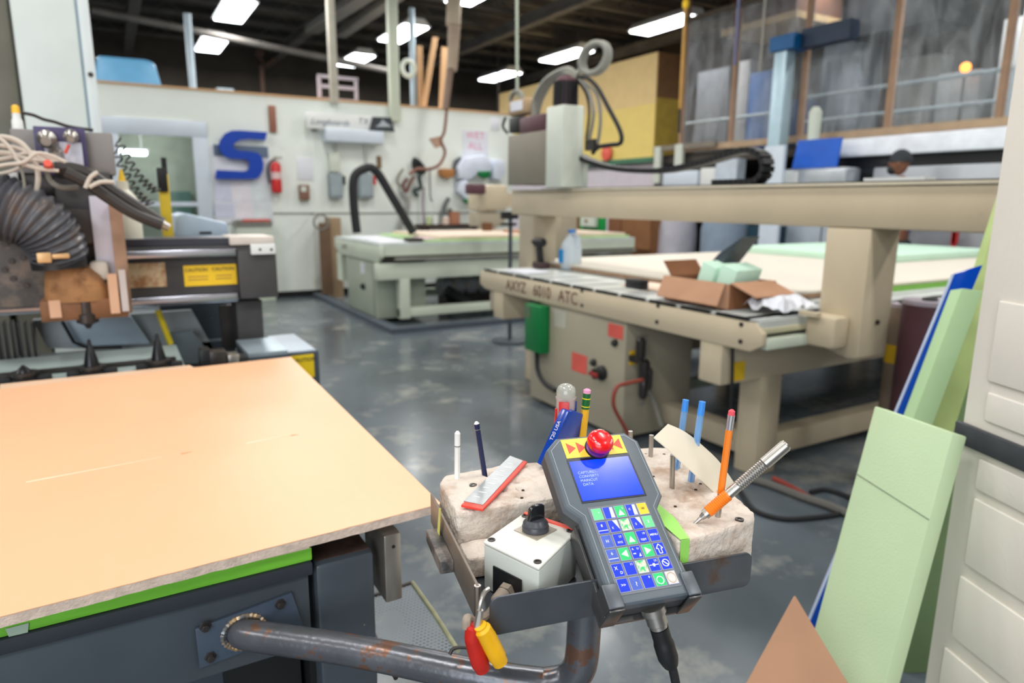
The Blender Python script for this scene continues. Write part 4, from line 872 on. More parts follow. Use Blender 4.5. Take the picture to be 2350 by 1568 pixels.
# cables
def cable(pts, r, m_, lab, Y=Yc-.06, F_=near, cat='cable', name='cable'):
    return tag(MB(F_).tube(spline([at(p[0], p[1], Y=(p[2] if len(p) > 2 else Y)) for p in pts], 8), r, 8).build(name, m_, smooth=True), lab, cat)
m_bc = mat('beige_cable', (200, 190, 178), rough=.5); m_bk0 = 0
cable([(-40, 300), (5, 322), (30, 350), (45, 372), (90, 388), (135, 392)], .005, m_bc, 'thin pale cable dropping from the top left picture edge to the bundle', Y=Yc-.09)
cable([(-40, 388), (15, 378), (55, 372), (85, 352), (120, 358), (150, 372)], .005, m_bc, 'thin pale cable waving upward before the bundle', Y=Yc-.10)
cable([(30, 352), (48, 385), (56, 430), (48, 460)], .004, m_hose, 'thin grey cable hanging before the ribbed hose', Y=Yc-.09)
tag(Nn().pf(2, 396, 42, 424, Yc+.04, .04).build('white_clip', m_white, bev=.004), 'white plastic clip above the ribbed hose at the left edge', 'clip')
m_bk = mat('black_sleeve', (48, 44, 42), rough=.5)
cable([(-40, 318), (10, 315), (50, 330), (80, 370), (88, 410), (80, 450)], .0075, m_bc, 'thick beige cable bending down above the ribbed hose')
cable([(-40, 350), (20, 352), (60, 365), (120, 372), (175, 385)], .0075, m_bc, 'beige cable running level to the black cable bundle')
cable([(-40, 372), (20, 362), (70, 350), (110, 362), (160, 378)], .006, m_bc, 'thinner beige cable crossing over the level one')
cable([(-40, 330), (30, 338), (70, 352), (130, 380), (180, 392)], .006, m_bc, 'beige cable slanting down into the black bundle')
cable([(-40, 405), (20, 395), (60, 380), (100, 385)], .005, m_bc, 'lowest beige cable near the left picture edge')
cable([(105, 385, Yc-.04), (115, 415, Yc-.04), (140, 430, Yc-.04), (178, 430, Yc-.02)], .008, m_hose, 'grey green cable looping below the orange fitting')
cable([(125, 385), (170, 390), (210, 405), (260, 440), (320, 480), (372, 514)], .020, m_bk, 'upper thick black cable sleeve reaching out to the right', name='cable_sleeve')
cable([(150, 395), (200, 420), (250, 455), (310, 492), (372, 517)], .017, m_bk, 'lower thick black cable sleeve reaching out to the right', name='cable_sleeve', Y=Yc-.09)
for i, (a_, b_) in enumerate((((196, 432), (225, 395)), ((205, 430), (262, 418)))):
    cable([a_, ((a_[0]+b_[0])/2-3, (a_[1]+b_[1])/2-6), b_], .006, m_bc, ['steep white tie around the black cable sleeves', 'flat white tie around the black cable sleeves'][i], name='cable_tie', Y=Yc-.12)
tag(Nn().lathe(at(366, 512, Y=Yc-.08), at(385, 521, Y=Yc-.08)-at(366, 512, Y=Yc-.08), [(0, .014), (.03, .012)], 12).build('sleeve_end', m_steel, smooth=True), 'grey metal tip at the end of the black cable sleeves', 'connector')
tag(Nn().lathe(at(112, 382, Y=Yc-.08), (0, -1, .3), [(0, .012), (.03, .010)], 12).build('orange_fitting', mat('orange_red', (0, 0, 0)), smooth=True), 'small orange fitting among the cables on the left router', 'fitting')
cable([(45, 258), (75, 264), (100, 274), (125, 280), (160, 291), (214, 299)], .005, m_dsteel, 'thin grey wire running from the amber indicator over the grey top box', Y=Yc+.12)
def curly(p0, p1, lab, turns=9, Y=2.9, r=.014):
    a_, b_ = at(*p0, Y=Y), at(*p1, Y=Y); d = b_-a_; pts = []
    n_ = np.cross(d, AY); n_ /= np.linalg.norm(n_)
    for i in range(turns*8+1):
        s_ = i/(turns*8); ph = i*math.pi/4; pts.append(a_+d*s_+n_*math.cos(ph)*r+AY*math.sin(ph)*r-AZ*.03*math.sin(s_*math.pi))
    return tag(Nn().tube(pts, .0035, 6).build('curly_cord', m_dsteel, smooth=True), lab, 'cord')
curly((262, 345), (345, 470), 'left curly cord hanging in front of the window'); curly((268, 320), (360, 440), 'right curly cord hanging in front of the window')
# white cup, bottle, yellow level, control console behind the gantry
t = T('glue_bottle', 'white plastic bottle behind the gantry at the left window', 'bottle')
q = at(292, 545, Y=2.95); zc = zt_+.026
Nn().lathe((q[0], 2.83, zc), AZ, [(0, .05), (.13, .048), (.16, .03), (.17, .02), (.2, .018)], 16).build('body', mat('bottle_cream', (226, 222, 206), rough=.4), t, smooth=True)
Nn().lathe((q[0], 2.83, zc+.2), AZ, [(0, .012), (.04, .004)], 12).build('nozzle', m_yel, t, smooth=True)
t = T('spirit_level', 'yellow level with black end standing upright before the window', 'level')
Y3 = 3.1
nb('body', (368, 398, 393, 548), Y3, .03, mat('level_yellow', (226, 196, 60), rough=.4), t, .003); nb('cap', (362, 385, 384, 440), Y3-.01, .05, m_black, t, .003); nb('tip', (371, 362, 383, 400), Y3, .02, m_black, t)
Nn().box(at(368, 540, Y=Y3)[0]-.03, at(393, 540, Y=Y3)[0]+.03, Y3-.06, Y3+.12, .15, at(380, 548, Y=Y3)[2]).build('stand', m_char, t)
t = T('control_console', 'pale blue sloping console standing behind the gantry', 'console')
pts = [at(x, y, Y=3.2) for x, y in ((398, 545), (405, 496), (424, 489), (522, 512), (527, 545))]
Nn().prism(pts, (0, .35, 0)).build('housing', mat('console_blue', (176, 194, 212), rough=.4), t, bev=.008, seg=3)
nb('slot', (458, 532, 486, 537), 3.197, .004, m_black, t)
Nn().box(at(400, 545, Y=3.2)[0], at(520, 545, Y=3.2)[0], 3.22, 3.5, .15, at(460, 545, Y=3.2)[2]-.01).build('pedestal', m_char, t)
# leaning grey panels and yellow bar behind rack
YP = 2.95
t = T('machine_cover', 'pale grey sloping cover panels behind the tool rack', 'machine cover')
Nn().prism([at(75, 735, Y=YP), at(440, 712, Y=YP), at(490, 800, Y=YP), at(110, 800, Y=YP)], (0, .03, 0)).build('panel', mat('panel_grey', (176, 182, 184), rough=.4), t)
Nn().prism([at(143, 738, Y=YP-.05), at(300, 726, Y=YP-.05), at(345, 790, Y=YP-.05), at(168, 796, Y=YP-.05)], (0, .03, 0)).build('panel', mat('panel_blue_grey', (172, 190, 204), rough=.35), t, bev=.004)
Nn().prism([at(385, 765, Y=YP-.1), at(440, 760, Y=YP-.1), at(500, 835, Y=YP-.1), at(420, 835, Y=YP-.1)], (0, .03, 0)).build('panel', mat('panel_dark', (112, 124, 130), rough=.35), t)
Nn().tube([at(143, 738, Y=YP-.08), at(170, 786, Y=YP-.08), at(205, 800, Y=YP-.08), at(280, 796, Y=YP-.08)], .006, 8).build('seal_strip', m_black, t)
Nn().box(-1.0, .4, YP+.0, YP+.05, .15, at(300, 800, Y=YP)[2]).build('lower_panel', m_char, t)
for k in range(7):
    q = at(-20+k*16, 770, Y=2.9); Nn().box(q[0], q[0]+.008, 2.86, 2.93, .9, q[2]+.05).build('bellows_fin', m_dsteel, t)
t = tag(Nn().tube([at(362, 712, Y=2.8), at(392, 790, Y=2.8)], .011, 10).build('yellow_bar', mat('bar_yellow', (236, 210, 40), rough=.4), smooth=True), 'yellow bar leaning behind the tool rack under the gantry', 'bar')
# grey box with yellow warning sticker right of the post
t = T('junction_box', 'grey box with a yellow sticker beyond the far right corner of the peach board', 'electrical box')
Yj = 2.52
xj0, xj1 = at(672, 835, Y=Yj)[0], at(733, 835, Y=Yj)[0]; zj = at(700, 808, Y=Yj)[2]
Nn().box(xj0-.02, xj1, Yj, Yj+.35, .55, zj).build('case', m_char, t, bev=.003)
Nn().box(xj0-.02, xj1-.012, Yj, Yj+.35, zj, zj+.006).build('lid', mat('lid_blue_grey', (172, 186, 200), rough=.35), t)
nb('sticker', (668, 815, 721, 868), Yj-.003, .003, mat('sticker_yel2', (240, 206, 30), rough=.5), t)
q = at(697, 826, Y=Yj-.004); text('lettering', 'CAUTION', .020, q, AX, AZ, m_inkd, t, F=near, off=.0008, ext=.0006)
Nn().box(xj0, xj1-.03, Yj+.1, Yj+.3, .15, .55).build('pedestal', m_char, t)
t = T('end_box', 'low pale box at the foot of the gantry post', 'box')
xx0, xx1 = at(570, 815, Y=2.45)[0], at(690, 815, Y=2.45)[0]
Nn().box(xx0, xj0-.03, 2.45, 2.72, .15, at(630, 815, Y=2.45)[2]).build('body', m_char, t, bev=.003); Nn().box(xx0, xj0-.03, 2.45, 2.72, at(630, 815, Y=2.45)[2], at(630, 812, Y=2.45)[2]+.008).build('lid', m_galv, t)
# tall white cabinet column at left
t = T('tall_cabinet', 'tall white steel column cabinet at the left edge', 'cabinet')
YC = 3.9
x0, x1, xs = at(40, 150, Y=YC)[0], at(218, 150, Y=YC)[0], at(192, 150, Y=YC)[0]
Nn().box(x0, xs-.008, YC, YC+.6, .15, 4.2).build('front_panel', mat('col_white', (222, 230, 226), rough=.4, var=.04), t, bev=.01)
Nn().box(xs-.008, xs, YC+.01, YC+.6, .15, 4.2).build('seam', mat('seam_blue', (134, 158, 172), rough=.5), t)
Nn().box(xs, x1, YC, YC+.6, .15, 4.2).build('side_panel', mat('col_white2', (226, 234, 234), rough=.4, var=.04), t, bev=.01)
Nn().box(x0-.14, x0-.005, YC+.02, YC+.6, .15, 4.2).build('dark_side', mat('col_olive', (112, 110, 98), rough=.5), t, bev=.03)
q = at(208, 171, Y=YC-.002); Nn().lathe(q, (0, -1, 0), [(0, .012), (.006, .01)], 10).build('screw', m_dsteel, t)
tag(Nn().box(x0-1.3, x0-.16, YC, YC+.6, .15, 4.2).build('wall_cabinet', mat('col_olive', (0, 0, 0))), 'dark olive cabinet beyond the white column at the very left', 'cabinet')

# ------------------------------------------------------------------ right part of the hall
# yellow booth
t = T('booth', 'tall yellow walled booth with brown side behind the router head', 'booth')
yb0, yb1 = at(1504, 240, X=9.0)[1], 16.2
zt1, zt0 = at(1504, 120, X=9.0)[2], at(1500, 360, X=9.0)[2]
zm1 = zt0+(zt1-zt0)*.52
MB(far).box(9.0, 9.7, yb0, yb1, zm1, zt1).build('upper_panel', mat('booth_tan', (226, 196, 136), rough=.6, var=.05), t)
MB(far).box(9.0, 9.7, yb0, yb1, zt0, zm1).build('lower_panel', mat('booth_yellow', (232, 206, 118), rough=.6, var=.04), t)
MB(far).box(9.02, 9.68, yb0-.012, yb0-.002, zt0, zt1).build('side_panel', mat('booth_brown', (120, 86, 52), rough=.7, var=.2), t)
MB(far).box(9.02, 9.68, yb0-.02, yb0-.013, zt0, zm1+.1).build('side_panel', mat('booth_olive', (176, 150, 60), rough=.7, var=.2), t)
MB(far).box(8.97, 9.7, yb0-.02, yb1, zt0-.09, zt0-.001).build('green_sill', mat('sill_green', (70, 120, 92), rough=.6), t)
MB(far).box(9.1, 9.6, yb0+.05, yb1, 0, zt0-.09).build('base_wall', mat('booth_base', (212, 204, 212), rough=.6, var=.06), t)
MB(far).box(9.05, 9.12, yb0+2.0, yb0+2.9, 0, 1.8).build('doorway_board', m_card2, t)
q = at(1392, 352, X=8.95); tag(MB(far).lathe((8.96, q[1], q[2]), (-1, 0, 0), [(0, .16), (.03, .15), (.05, .08)], 18).build('round_sign', mat('coral_sign', (236, 104, 84), rough=.5), smooth=True), 'round coral red sign at the foot of the yellow booth', 'sign')
# plastic sheeted mezzanine wall
MZ = T('sheeted_wall', 'raised wall of clear plastic sheeting on wooden posts above the workshop at right', 'plastic wall')
m_plas = bpy.data.materials.new('clear_sheeting'); m_plas.use_nodes = True
nt = m_plas.node_tree; nt.nodes.clear(); L = nt.links
o_ = nt.nodes.new('ShaderNodeOutputMaterial'); mx = nt.nodes.new('ShaderNodeMixShader'); tr = nt.nodes.new('ShaderNodeBsdfTransparent'); pb = nt.nodes.new('ShaderNodeBsdfPrincipled')
pb.inputs['Base Color'].default_value = (.62, .66, .70, 1); pb.inputs['Roughness'].default_value = .18
tc = nt.nodes.new('ShaderNodeTexCoord'); mp_ = nt.nodes.new('ShaderNodeMapping'); mp_.inputs['Scale'].default_value = (1, 1.6, .55)
n1 = nt.nodes.new('ShaderNodeTexNoise'); n1.inputs['Scale'].default_value = 2.2; n1.inputs['Detail'].default_value = 4; n1.inputs['Distortion'].default_value = 1.2
L.new(tc.outputs['Object'], mp_.inputs[0]); L.new(mp_.outputs[0], n1.inputs['Vector'])
bp = nt.nodes.new('ShaderNodeBump'); bp.inputs['Strength'].default_value = .9; bp.inputs['Distance'].default_value = .12; L.new(n1.outputs['Fac'], bp.inputs['Height']); L.new(bp.outputs[0], pb.inputs['Normal'])
mr = nt.nodes.new('ShaderNodeMapRange'); mr.inputs[1].default_value = .35; mr.inputs[2].default_value = .75; mr.inputs[3].default_value = .06; mr.inputs[4].default_value = .24
L.new(n1.outputs['Fac'], mr.inputs[0]); L.new(mr.outputs[0], mx.inputs[0]); L.new(tr.outputs[0], mx.inputs[1]); L.new(pb.outputs[0], mx.inputs[2]); L.new(mx.outputs[0], o_.inputs[0])
zr = 2.47
ys = [at(x, 240, X=9.0)[1] for x in (1568, 1683, 1842, 2042, 2297)]+[3.0, 1.4]
for y in ys:
    MB(far).box(8.96, 9.04, y-.035, y+.035, zr-.06, 5.3).build('post', mat('stud_pine', (160, 128, 104), rough=.7), MZ)
MB(far).box(8.95, 9.05, 1.4, ys[0], zr-.08, zr+.02).build('bottom_rail', mat('rail_pine', (178, 152, 124), rough=.7), MZ)
MB(far).box(8.96, 9.04, 1.4, ys[0], 4.55, 4.63).build('top_rail', mat('stud_dark', (92, 82, 70), rough=.7), MZ)
for a_, b_ in zip(ys[1:], ys[:-1]):
    MB(far).box(8.99, 8.994, a_+.036, b_-.036, zr+.02, 4.55).build('plastic_sheet', m_plas, MZ)
slab('mezzanine_floor', 9.05, 13.3, -1, yb0-.05, 2.2, 2.36, m_backw); slab('mezzanine_floor', 9.8, 13.3, yb0-.05, 17, 2.2, 2.36, m_backw)
# stored things behind the sheeting
def stored(px, X, d, c_, lab, name='carton', cat='box'):
    b = MB(far); xm_, ym_ = (px[0]+px[2])/2, (px[1]+px[3])/2
    z1 = at(xm_, px[1], X=X)[2]; y0, y1 = at(px[2], ym_, X=X)[1], at(px[0], ym_, X=X)[1]
    return tag(b.box(X, X+d, y0, y1, 2.365, z1).build(name, mat('stored%s' % str(c_), c_, rough=.7), bev=.01), lab, cat)
stored((1885, 80, 1972, 290), 11.0, .6, (118, 130, 142), 'tall grey cabinet behind the plastic, left of the middle wooden post', 'cabinet', 'cabinet')
stored((1718, 165, 1768, 300), 10.5, .4, (66, 110, 176), 'blue panel behind the plastic, left of the galvanised duct', 'panel', 'panel')
stored((1692, 140, 1716, 300), 10.6, .3, (170, 172, 176), 'pale strip panel behind the plastic beside the blue panel', 'panel', 'panel')
stored((2150, 165, 2245, 250), 10.8, .5, (150, 156, 160), 'pale grey crate behind the plastic near the orange lamp', 'crate', 'crate')
stored((2060, 130, 2140, 250), 11.4, .5, (128, 130, 128), 'dull grey crate behind the plastic right of the middle post', 'crate', 'crate')
stored((1796, 230, 1840, 320), 10.2, .4, (20, 52, 96), 'dark blue crate behind the plastic right of the galvanised duct', 'crate', 'crate')
stored((2300, 40, 2360, 120), 10.4, .5, (200, 204, 206), 'white crate behind the plastic at the right picture edge', 'crate', 'crate')
stored((1598, 160, 1670, 300), 10.9, .5, (88, 92, 100), 'dark grey shelf block behind the left plastic sheet', 'cabinet', 'cabinet')
for k, (pa, pb_) in enumerate((((1840, 230), (2330, 150)), ((1840, 275), (2330, 235)), ((1570, 290), (1840, 245)))):
    XR = 10.0+.15*k; a_, b_ = at(*pa, X=XR), at(*pb_, X=XR); z = (a_[2]+b_[2])/2
    r_ = MB(far).tube([(XR, a_[1], z), (XR, b_[1], z)], .03, 8); r_.tube([(XR, a_[1], 2.37), (XR, a_[1], z)], .03, 8).tube([(XR, b_[1], 2.37), (XR, b_[1], z)], .03, 8)
    tag(r_.build('guard_rail', m_galv, smooth=True), ['upper grey guard rail behind the plastic', 'lower grey guard rail behind the plastic', 'short grey guard rail behind the left plastic sheets'][k], 'rail')
q = at(2216, 155, X=10.6); t = T('warning_lamp', 'small glowing orange lamp seen through the plastic sheeting', 'lamp')
MB(far).ball((q[0], q[1], q[2]), .07, .07, .07).build('globe', mat('orange_glow', (255, 150, 50), emit=(255, 140, 40), es=4), t, smooth=True)
MB(far).tube([(q[0], q[1], 2.365), (q[0], q[1], q[2]-.06)], .02, 6).build('pole', m_dsteel, t)
# galvanised duct column with blue bracket
t = T('duct_column', 'galvanised square duct standing before the plastic wall with a blue bracket', 'duct')
X8 = 8.6; ya, yb_ = at(1796, 230, X=X8)[1], at(1768, 230, X=X8)[1]; zz = at(1785, 118, X=X8)[2]
MB(far).box(X8, X8+.2, ya, yb_, 0, zz).build('duct', mat('galv_pale', (172, 196, 208), rough=.4, metal=.3, var=.08), t, bev=.01)
MB(far).box(X8-.05, X8+.3, ya-.15, yb_+.05, zz, zz+.2).build('bracket', mat('bracket_blue', (0, 84, 140), rough=.5), t)
MB(far).box(X8+.1, X8+.3, ya-.9, ya-.15, zz, zz+.25).build('bracket_arm', mat('arm_navy', (12, 40, 66), rough=.5), t)
tag(MB(far).ps(1752, 335, 1796, 432, 8.2, .05).box(8.2, 8.25, at(1796, 400, X=8.2)[1], at(1752, 400, X=8.2)[1], 0, 1.7).build('white_board', m_wht2), 'pale board standing behind the loop of the cable chain', 'board')
t = T('wood_platform', 'wooden box platform hanging high up below the ceiling at right', 'platform')
pA = at(1655, 85, X=9.5); MB(far).box(9.3, 10.6, at(1825, 70, X=9.3)[1], at(1655, 70, X=9.3)[1], pA[2]-.05, pA[2]+.05).build('base_board', mat('ply_light', (186, 160, 116), rough=.7), t)
MB(far).box(9.4, 10.5, at(1815, 40, X=9.3)[1], at(1665, 40, X=9.3)[1], pA[2]+.05, 5.44).build('enclosure', mat('platform_brown', (88, 56, 38), rough=.8), t)
stub = MB(far).box(10.65, 11.45, at(1815, 40, X=9.3)[1]-1.5, at(1815, 40, X=9.3)[1], pA[2]-.2, 5.44); tag(stub.build('dark_plenum', mat('plenum', (34, 38, 44), rough=.8)), 'dark plenum box behind the wooden platform', 'box')
# hanging cords and rod
def hang(px, py, X, r, m_, lab, name='hanging_cord', cat='cord', px2=None):
    q = at(px, py, X=X); q1 = (q[0], q[1], 5.749)
    return tag(MB(far).tube([q, q1], r, 8).build(name, m_, smooth=True), lab, cat)
t = T('hook_rod', 'yellow hook rod hanging from the ceiling in front of the booth edge', 'rod')
q = at(1561, 250, X=7.6); MB(far).tube([q, (q[0]+.0, q[1], 5.749)], .026, 8).build('yellow_rod', mat('rod_yellow', (176, 132, 60), rough=.5), t, smooth=True)
MB(far).tube([q, q-AZ*.35], .02, 8).build('grip', m_rub, t, smooth=True); MB(far).ball((q[0], q[1], at(1577, 8, X=7.6)[2]), .05, .05, .08).build('joint', m_yel, t, smooth=True)
hang(1744, 165, 7.4, .016, m_hose, 'grey cord hanging left of the duct column'); hang(1686, 150, 7.4, .018, mat('blue_cord', (86, 92, 130), rough=.5), 'bluish cord hanging in front of the wooden platform')
hang(1143, 260, 9.5, .022, mat('cord_brown', (66, 60, 60), rough=.6), 'dark cord hanging above the right end of the white wall')
# large white hooded machine
t = T('hooded_machine', 'long white hooded machine under the plastic sheeting at right', 'machine')
ym0, ym1 = 1.6, 6.35
MB(far).prism([(9.05, ym0, 2.41), (8.85, ym0, 2.36), (8.82, ym0, 2.13), (9.4, ym0, 2.13), (9.4, ym0, 2.41)], (0, ym1-ym0, 0)).build('hood', mat('hood_white', (236, 241, 250), rough=.4), t, bev=.02)
MB(far).box(8.95, 9.4, ym0, ym1, 1.98, 2.13).build('recess', m_black, t)
y5 = at(2003, 400, X=8.85)[1]
MB(far).box(8.85, 9.4, ym0, y5, 0, 1.975).build('body', m_silver, t, bev=.02); MB(far).box(8.95, 9.4, y5, ym1, 0, 1.975).build('dark_body', mat('black_panel', (34, 38, 44), rough=.5), t)
tag(MB(far).ps(2183, 525, 2196, 560, 8.7, .05).box(8.7, 8.75, at(2193, 540, X=8.7)[1], at(2186, 540, X=8.7)[1], 0, 1.2).build('red_post', m_red), 'thin red post beside the white hooded machine', 'post')
# blue panel, steel trough and cabinet
t = T('steel_cabinet', 'pale steel cabinet with a rounded trough top under the blue sheet', 'cabinet')
y1_, y0_ = at(1785, 400, X=8.45)[1], at(1940, 400, X=8.45)[1]; zc_ = at(1860, 386, X=8.45)[2]
MB(far).box(8.45, 8.8, y0_, y1_, zc_-.42, zc_).build('trough', mat('trough_steel', (178, 184, 190), rough=.3, metal=.4), t, bev=.04, seg=3)
MB(far).box(8.5, 8.75, y0_+.1, y1_-.05, 0, zc_-.43).build('body', mat('cabinet_pale', (168, 178, 190), rough=.5), t, bev=.01); MB(far).box(8.44, 8.5, y1_-.35, y1_, zc_-.38, zc_-.03).build('white_cap', m_white, t, bev=.02)
MB(far).box(8.49, 8.5, y0_+.3, y0_+.31, .3, 1.4).build('door_gap', m_black, t)
b = MB(far); q1, q2 = at(1818, 350, X=8.5)[1], at(1920, 350, X=8.5)[1]; tag(b.prism([(8.52, q1, zc_+.004), (8.52, q2, zc_+.004), (8.58, q2, at(1918, 315, X=8.5)[2]), (8.58, q1-.02, at(1825, 322, X=8.5)[2])], (.03, 0, 0)).build('blue_sheet', mat('flat_blue', (0, 88, 196), rough=.5)), 'bright blue sheet standing on the steel cabinet', 'sheet')
tag(MB(far).lathe((8.66, at(1868, 300, X=8.66)[1], zc_+.004), AZ, [(0, .07), (at(1872, 250, X=8.66)[2]-zc_-.05, .09), (at(1872, 246, X=8.66)[2]-zc_, .04)], 14).build('white_tube', m_cream, smooth=True), 'white upright tube behind the blue sheet', 'tube')
# workbench with white frames and boxes left of it
t = T('work_bench', 'bench with two white upright frames behind the sagging cable chain', 'bench')
yA, yB_ = at(1500, 380, X=8.6)[1], at(1640, 380, X=8.6)[1]; zb_2 = at(1560, 424, X=8.6)[2]
MB(far).box(8.72, 8.95, yB_, yA, zb_2-.25, zb_2-.2).build('bench_top', m_galv, t)
for yy in (yA-.1, yB_): MB(far).box(8.8, 8.9, yy, yy+.1, 0, zb_2-.25).build('leg', m_dsteel, t)
for px in ((1500, 337, 1514, 420), (1547, 331, 1564, 420)): MB(far).ps(*px, 8.88, .06).build('upright', m_cream, t)
MB(far).ps(1500, 330, 1640, 342, 8.89, .05).build('cross_bar', mat('bar_brown_grey', (130, 120, 108), rough=.6), t)
tag(MB(far).ps(1520, 392, 1600, 426, 8.74, .13).build('white_bin', m_wht2, bev=.02), 'long white bin on the bench behind the chain', 'bin')
tag(MB(far).ps(1606, 385, 1640, 426, 8.74, .13).build('white_carton', m_white, bev=.02), 'white carton right of the long white bin', 'carton')
tag(MB(far).ps(1642, 365, 1690, 430, 8.75, .2).box(8.8, 8.9, at(1690, 400, X=8.75)[1], at(1642, 400, X=8.75)[1], 0, 1.6).build('grey_machine', mat('grey_teal', (196, 206, 218), rough=.5)), 'grey machine housing inside the loop of the cable chain', 'machine')
# under the beam: boxes, wrapped roll, bundles
tag(MB(far).ps(1395, 497, 1424, 578, 8.0, .5).box(8.05, 8.45, at(1424, 540, X=8.0)[1]+.01, at(1395, 540, X=8.0)[1]-.01, 0, 1.0).build('brown_carton', m_card2), 'left brown carton stack seen under the beam', 'carton')
tag(MB(far).ps(1426, 498, 1492, 572, 7.9, .5).box(7.95, 8.35, at(1492, 540, X=7.9)[1]+.01, at(1426, 540, X=7.9)[1]-.01, 0, 1.0).build('brown_carton', mat('carton_mid', (136, 92, 58), rough=.85)), 'right brown carton stack seen under the beam', 'carton')
t = T('switch_board', 'green panel with a white switch box seen under the beam behind the jug', 'panel')
MB(far).ps(1330, 494, 1386, 530, 7.2, .05).build('panel', mat('panel_green', (0, 146, 62), rough=.5), t); MB(far).ps(1332, 496, 1364, 520, 7.12, .07).build('switch_box', m_cream, t); q = at(1346, 507, X=7.12); MB(far).lathe(q, (-1, 0, 0), [(0, .03), (.03, .02)], 10).build('knob', m_brownm, t)
q = at(1358, 530, X=7.2); MB(far).box(7.21, 7.25, q[1]-.1, q[1]+.1, 0, q[2]).build('stand', m_dsteel, t)
qa, qb = at(1560, 590, X=8.2), at(1580, 470, X=8.2)
tag(MB(far).lathe((8.42, at(1550, 560, X=8.42)[1], 0), (0, -.02, 1), [(0, .36), (1.0, .34), (1.5, .27)], 24).build('wrapped_roll', mat('wrap_silver', (184, 182, 192), rough=.35), smooth=True), 'large roll in pale silver wrap standing behind the foam slab', 'roll')
tag(MB(far).lathe((8.3, at(1665, 540, X=8.3)[1], 0), AZ, [(0, .36), (1.1, .38), (1.4, .3)], 14).build('wrapped_bundle', mat('wrap_blue_grey', (128, 144, 162), rough=.5), smooth=True), 'blue grey wrapped bundle left of the silver roll and the mint slab', 'bundle')
tag(MB(far).ps(1715, 518, 1782, 565, 8.3, .2).box(8.32, 8.48, at(1780, 540, X=8.3)[1], at(1718, 540, X=8.3)[1], 0, 1.1).build('dark_bin', mat('teal_dark', (30, 60, 76), rough=.5)), 'dark teal bin behind the mint foam slab', 'bin')
# drums beside the beam post
for (px, pyt, r, m_, lab, yy) in ((2120, 700, .12, m_maroon, 'dark maroon roll standing right of the beam post', 0), (2070, 705, .055, mat('beige_roll', (150, 132, 116), rough=.6), 'beige roll standing close to the beam post', 0)):
    q = at(px, pyt, Y=1.75+r if r > .1 else 2.06); q[0] -= .1 if r < .1 else .05; t = T('film_roll', lab, 'roll'); MB(far).lathe((q[0]+.1, q[1], 0), AZ, [(0, r), (q[2], r)], 20).build('roll', m_, t, smooth=True)
    MB(far).lathe((q[0]+.1, q[1], q[2]), AZ, [(0, r*1.02), (.02, r*1.02)], 20).build('end_cap', mat('cap_lilac', (176, 166, 176), rough=.5), t, smooth=True)
    MB(far).lathe((q[0]+.1, q[1], q[2]+.02), AZ, [(0, r*.3), (.01, r*.3)], 12).build('core', m_black, t, smooth=True)
    if r < .1: MB(far).lathe((q[0]+.1, q[1], q[2]-.30), AZ, [(0, r*1.03), (.10, r*1.03)], 20).build('yellow_label', m_yel, t, smooth=True)
# hoses lying on the floor
def floorline(pts, r, m_, lab, cat='cable', name='floor_cable'):
    return tag(MB(far).tube(spline([at(x, y, Z=r) for x, y in pts], 8), r, 8).build(name, m_, smooth=True), lab, cat)
floorline([(1700, 1095), (1760, 1110), (1840, 1140), (1900, 1160), (1960, 1185)], .022, mat('floor_grey', (104, 102, 98), rough=.6), 'thick grey hose lying on the floor by the leaning boards', 'hose', 'floor_hose')
floorline([(1775, 1098), (1810, 1115), (1850, 1138), (1870, 1150)], .014, mat('floor_red', (150, 60, 50), rough=.5), 'red hose piece lying across the grey hose', 'hose', 'floor_hose')
floorline([(1700, 1130), (1730, 1170), (1790, 1190), (1850, 1190), (1930, 1178), (1960, 1150), (1900, 1125), (1860, 1130)], .013, m_rub, 'black cable looping over the floor by the leaning boards')

# ------------------------------------------------------------------ leaning boards at right (near)
def leaning(name, tl, tr, bl, D, th, m_, lab, cat='foam board', edge=None, bev=.002):
    TL = at(*tl, D=D); TR = at(*tr, Z=TL[2]) if tr[1] > 700 else at(*tr, D=D); BL = at(*bl, Z=.15)
    wv = TR-TL; ax = BL-TL; n = np.cross(ax, wv); n /= np.linalg.norm(n)
    if n@HD < 0: n = -n
    t = T(name, lab, cat) if edge else None
    o = MB(near).ob(BL, wv, n*th, TL-BL).build('slab' if edge else name, m_, t, bev=bev)
    if edge:
        MB(near).ob(BL-wv*.002-wv/np.linalg.norm(wv)*.004, wv/np.linalg.norm(wv)*.003, n*th, TL-BL).build('edge', edge, t)
        return t
    return tag(o, lab, cat)
fb = T('foam_board', 'pale green foam board in front of the leaning stack with a scored line', 'foam board')
TL = at(2007, 932, D=1.5); TR = at(2187, 994, Z=TL[2]); BL = at(1745, 1900, Z=.15)
wv = TR-TL; n = np.cross(BL-TL, wv); n /= np.linalg.norm(n); n = n if n@HD > 0 else -n
MB(near).ob(BL, wv, n*.042, TL-BL).build('slab', m_gfoam, fb, bev=.003)
s0 = TL+(BL-TL)*((1083-932)/(1450-932)*.545); s1 = s0+wv*1.0+(BL-TL)*.022
MB(near).ob(s0-n*.0008, s1-s0, n*.0006, (BL-TL)*.0022).build('score_line', mat('score', (120, 132, 108), rough=.9), fb)
leaning('acrylic_sheet', (2192, 628), (2256, 608), (1796, 1580), 1.95, .012, m_blue, 'glossy blue acrylic panel leaning behind the green foam board', 'acrylic panel', edge=mat('lilac_edge', (176, 190, 220), rough=.4))
leaning('foam_strip', (2208, 662), (2256, 668), (1840, 1640), 1.86, .05, m_gfoam2, 'narrow green foam strip leaning in front of the blue panel', 'foam board')
leaning('foam_strip', (2308, 437), (2362, 437), (1905, 1700), 2.05, .04, mat('lime_foam', (176, 196, 128), rough=.85), 'tall yellow green foam strip leaning against the white panel door', 'foam board')
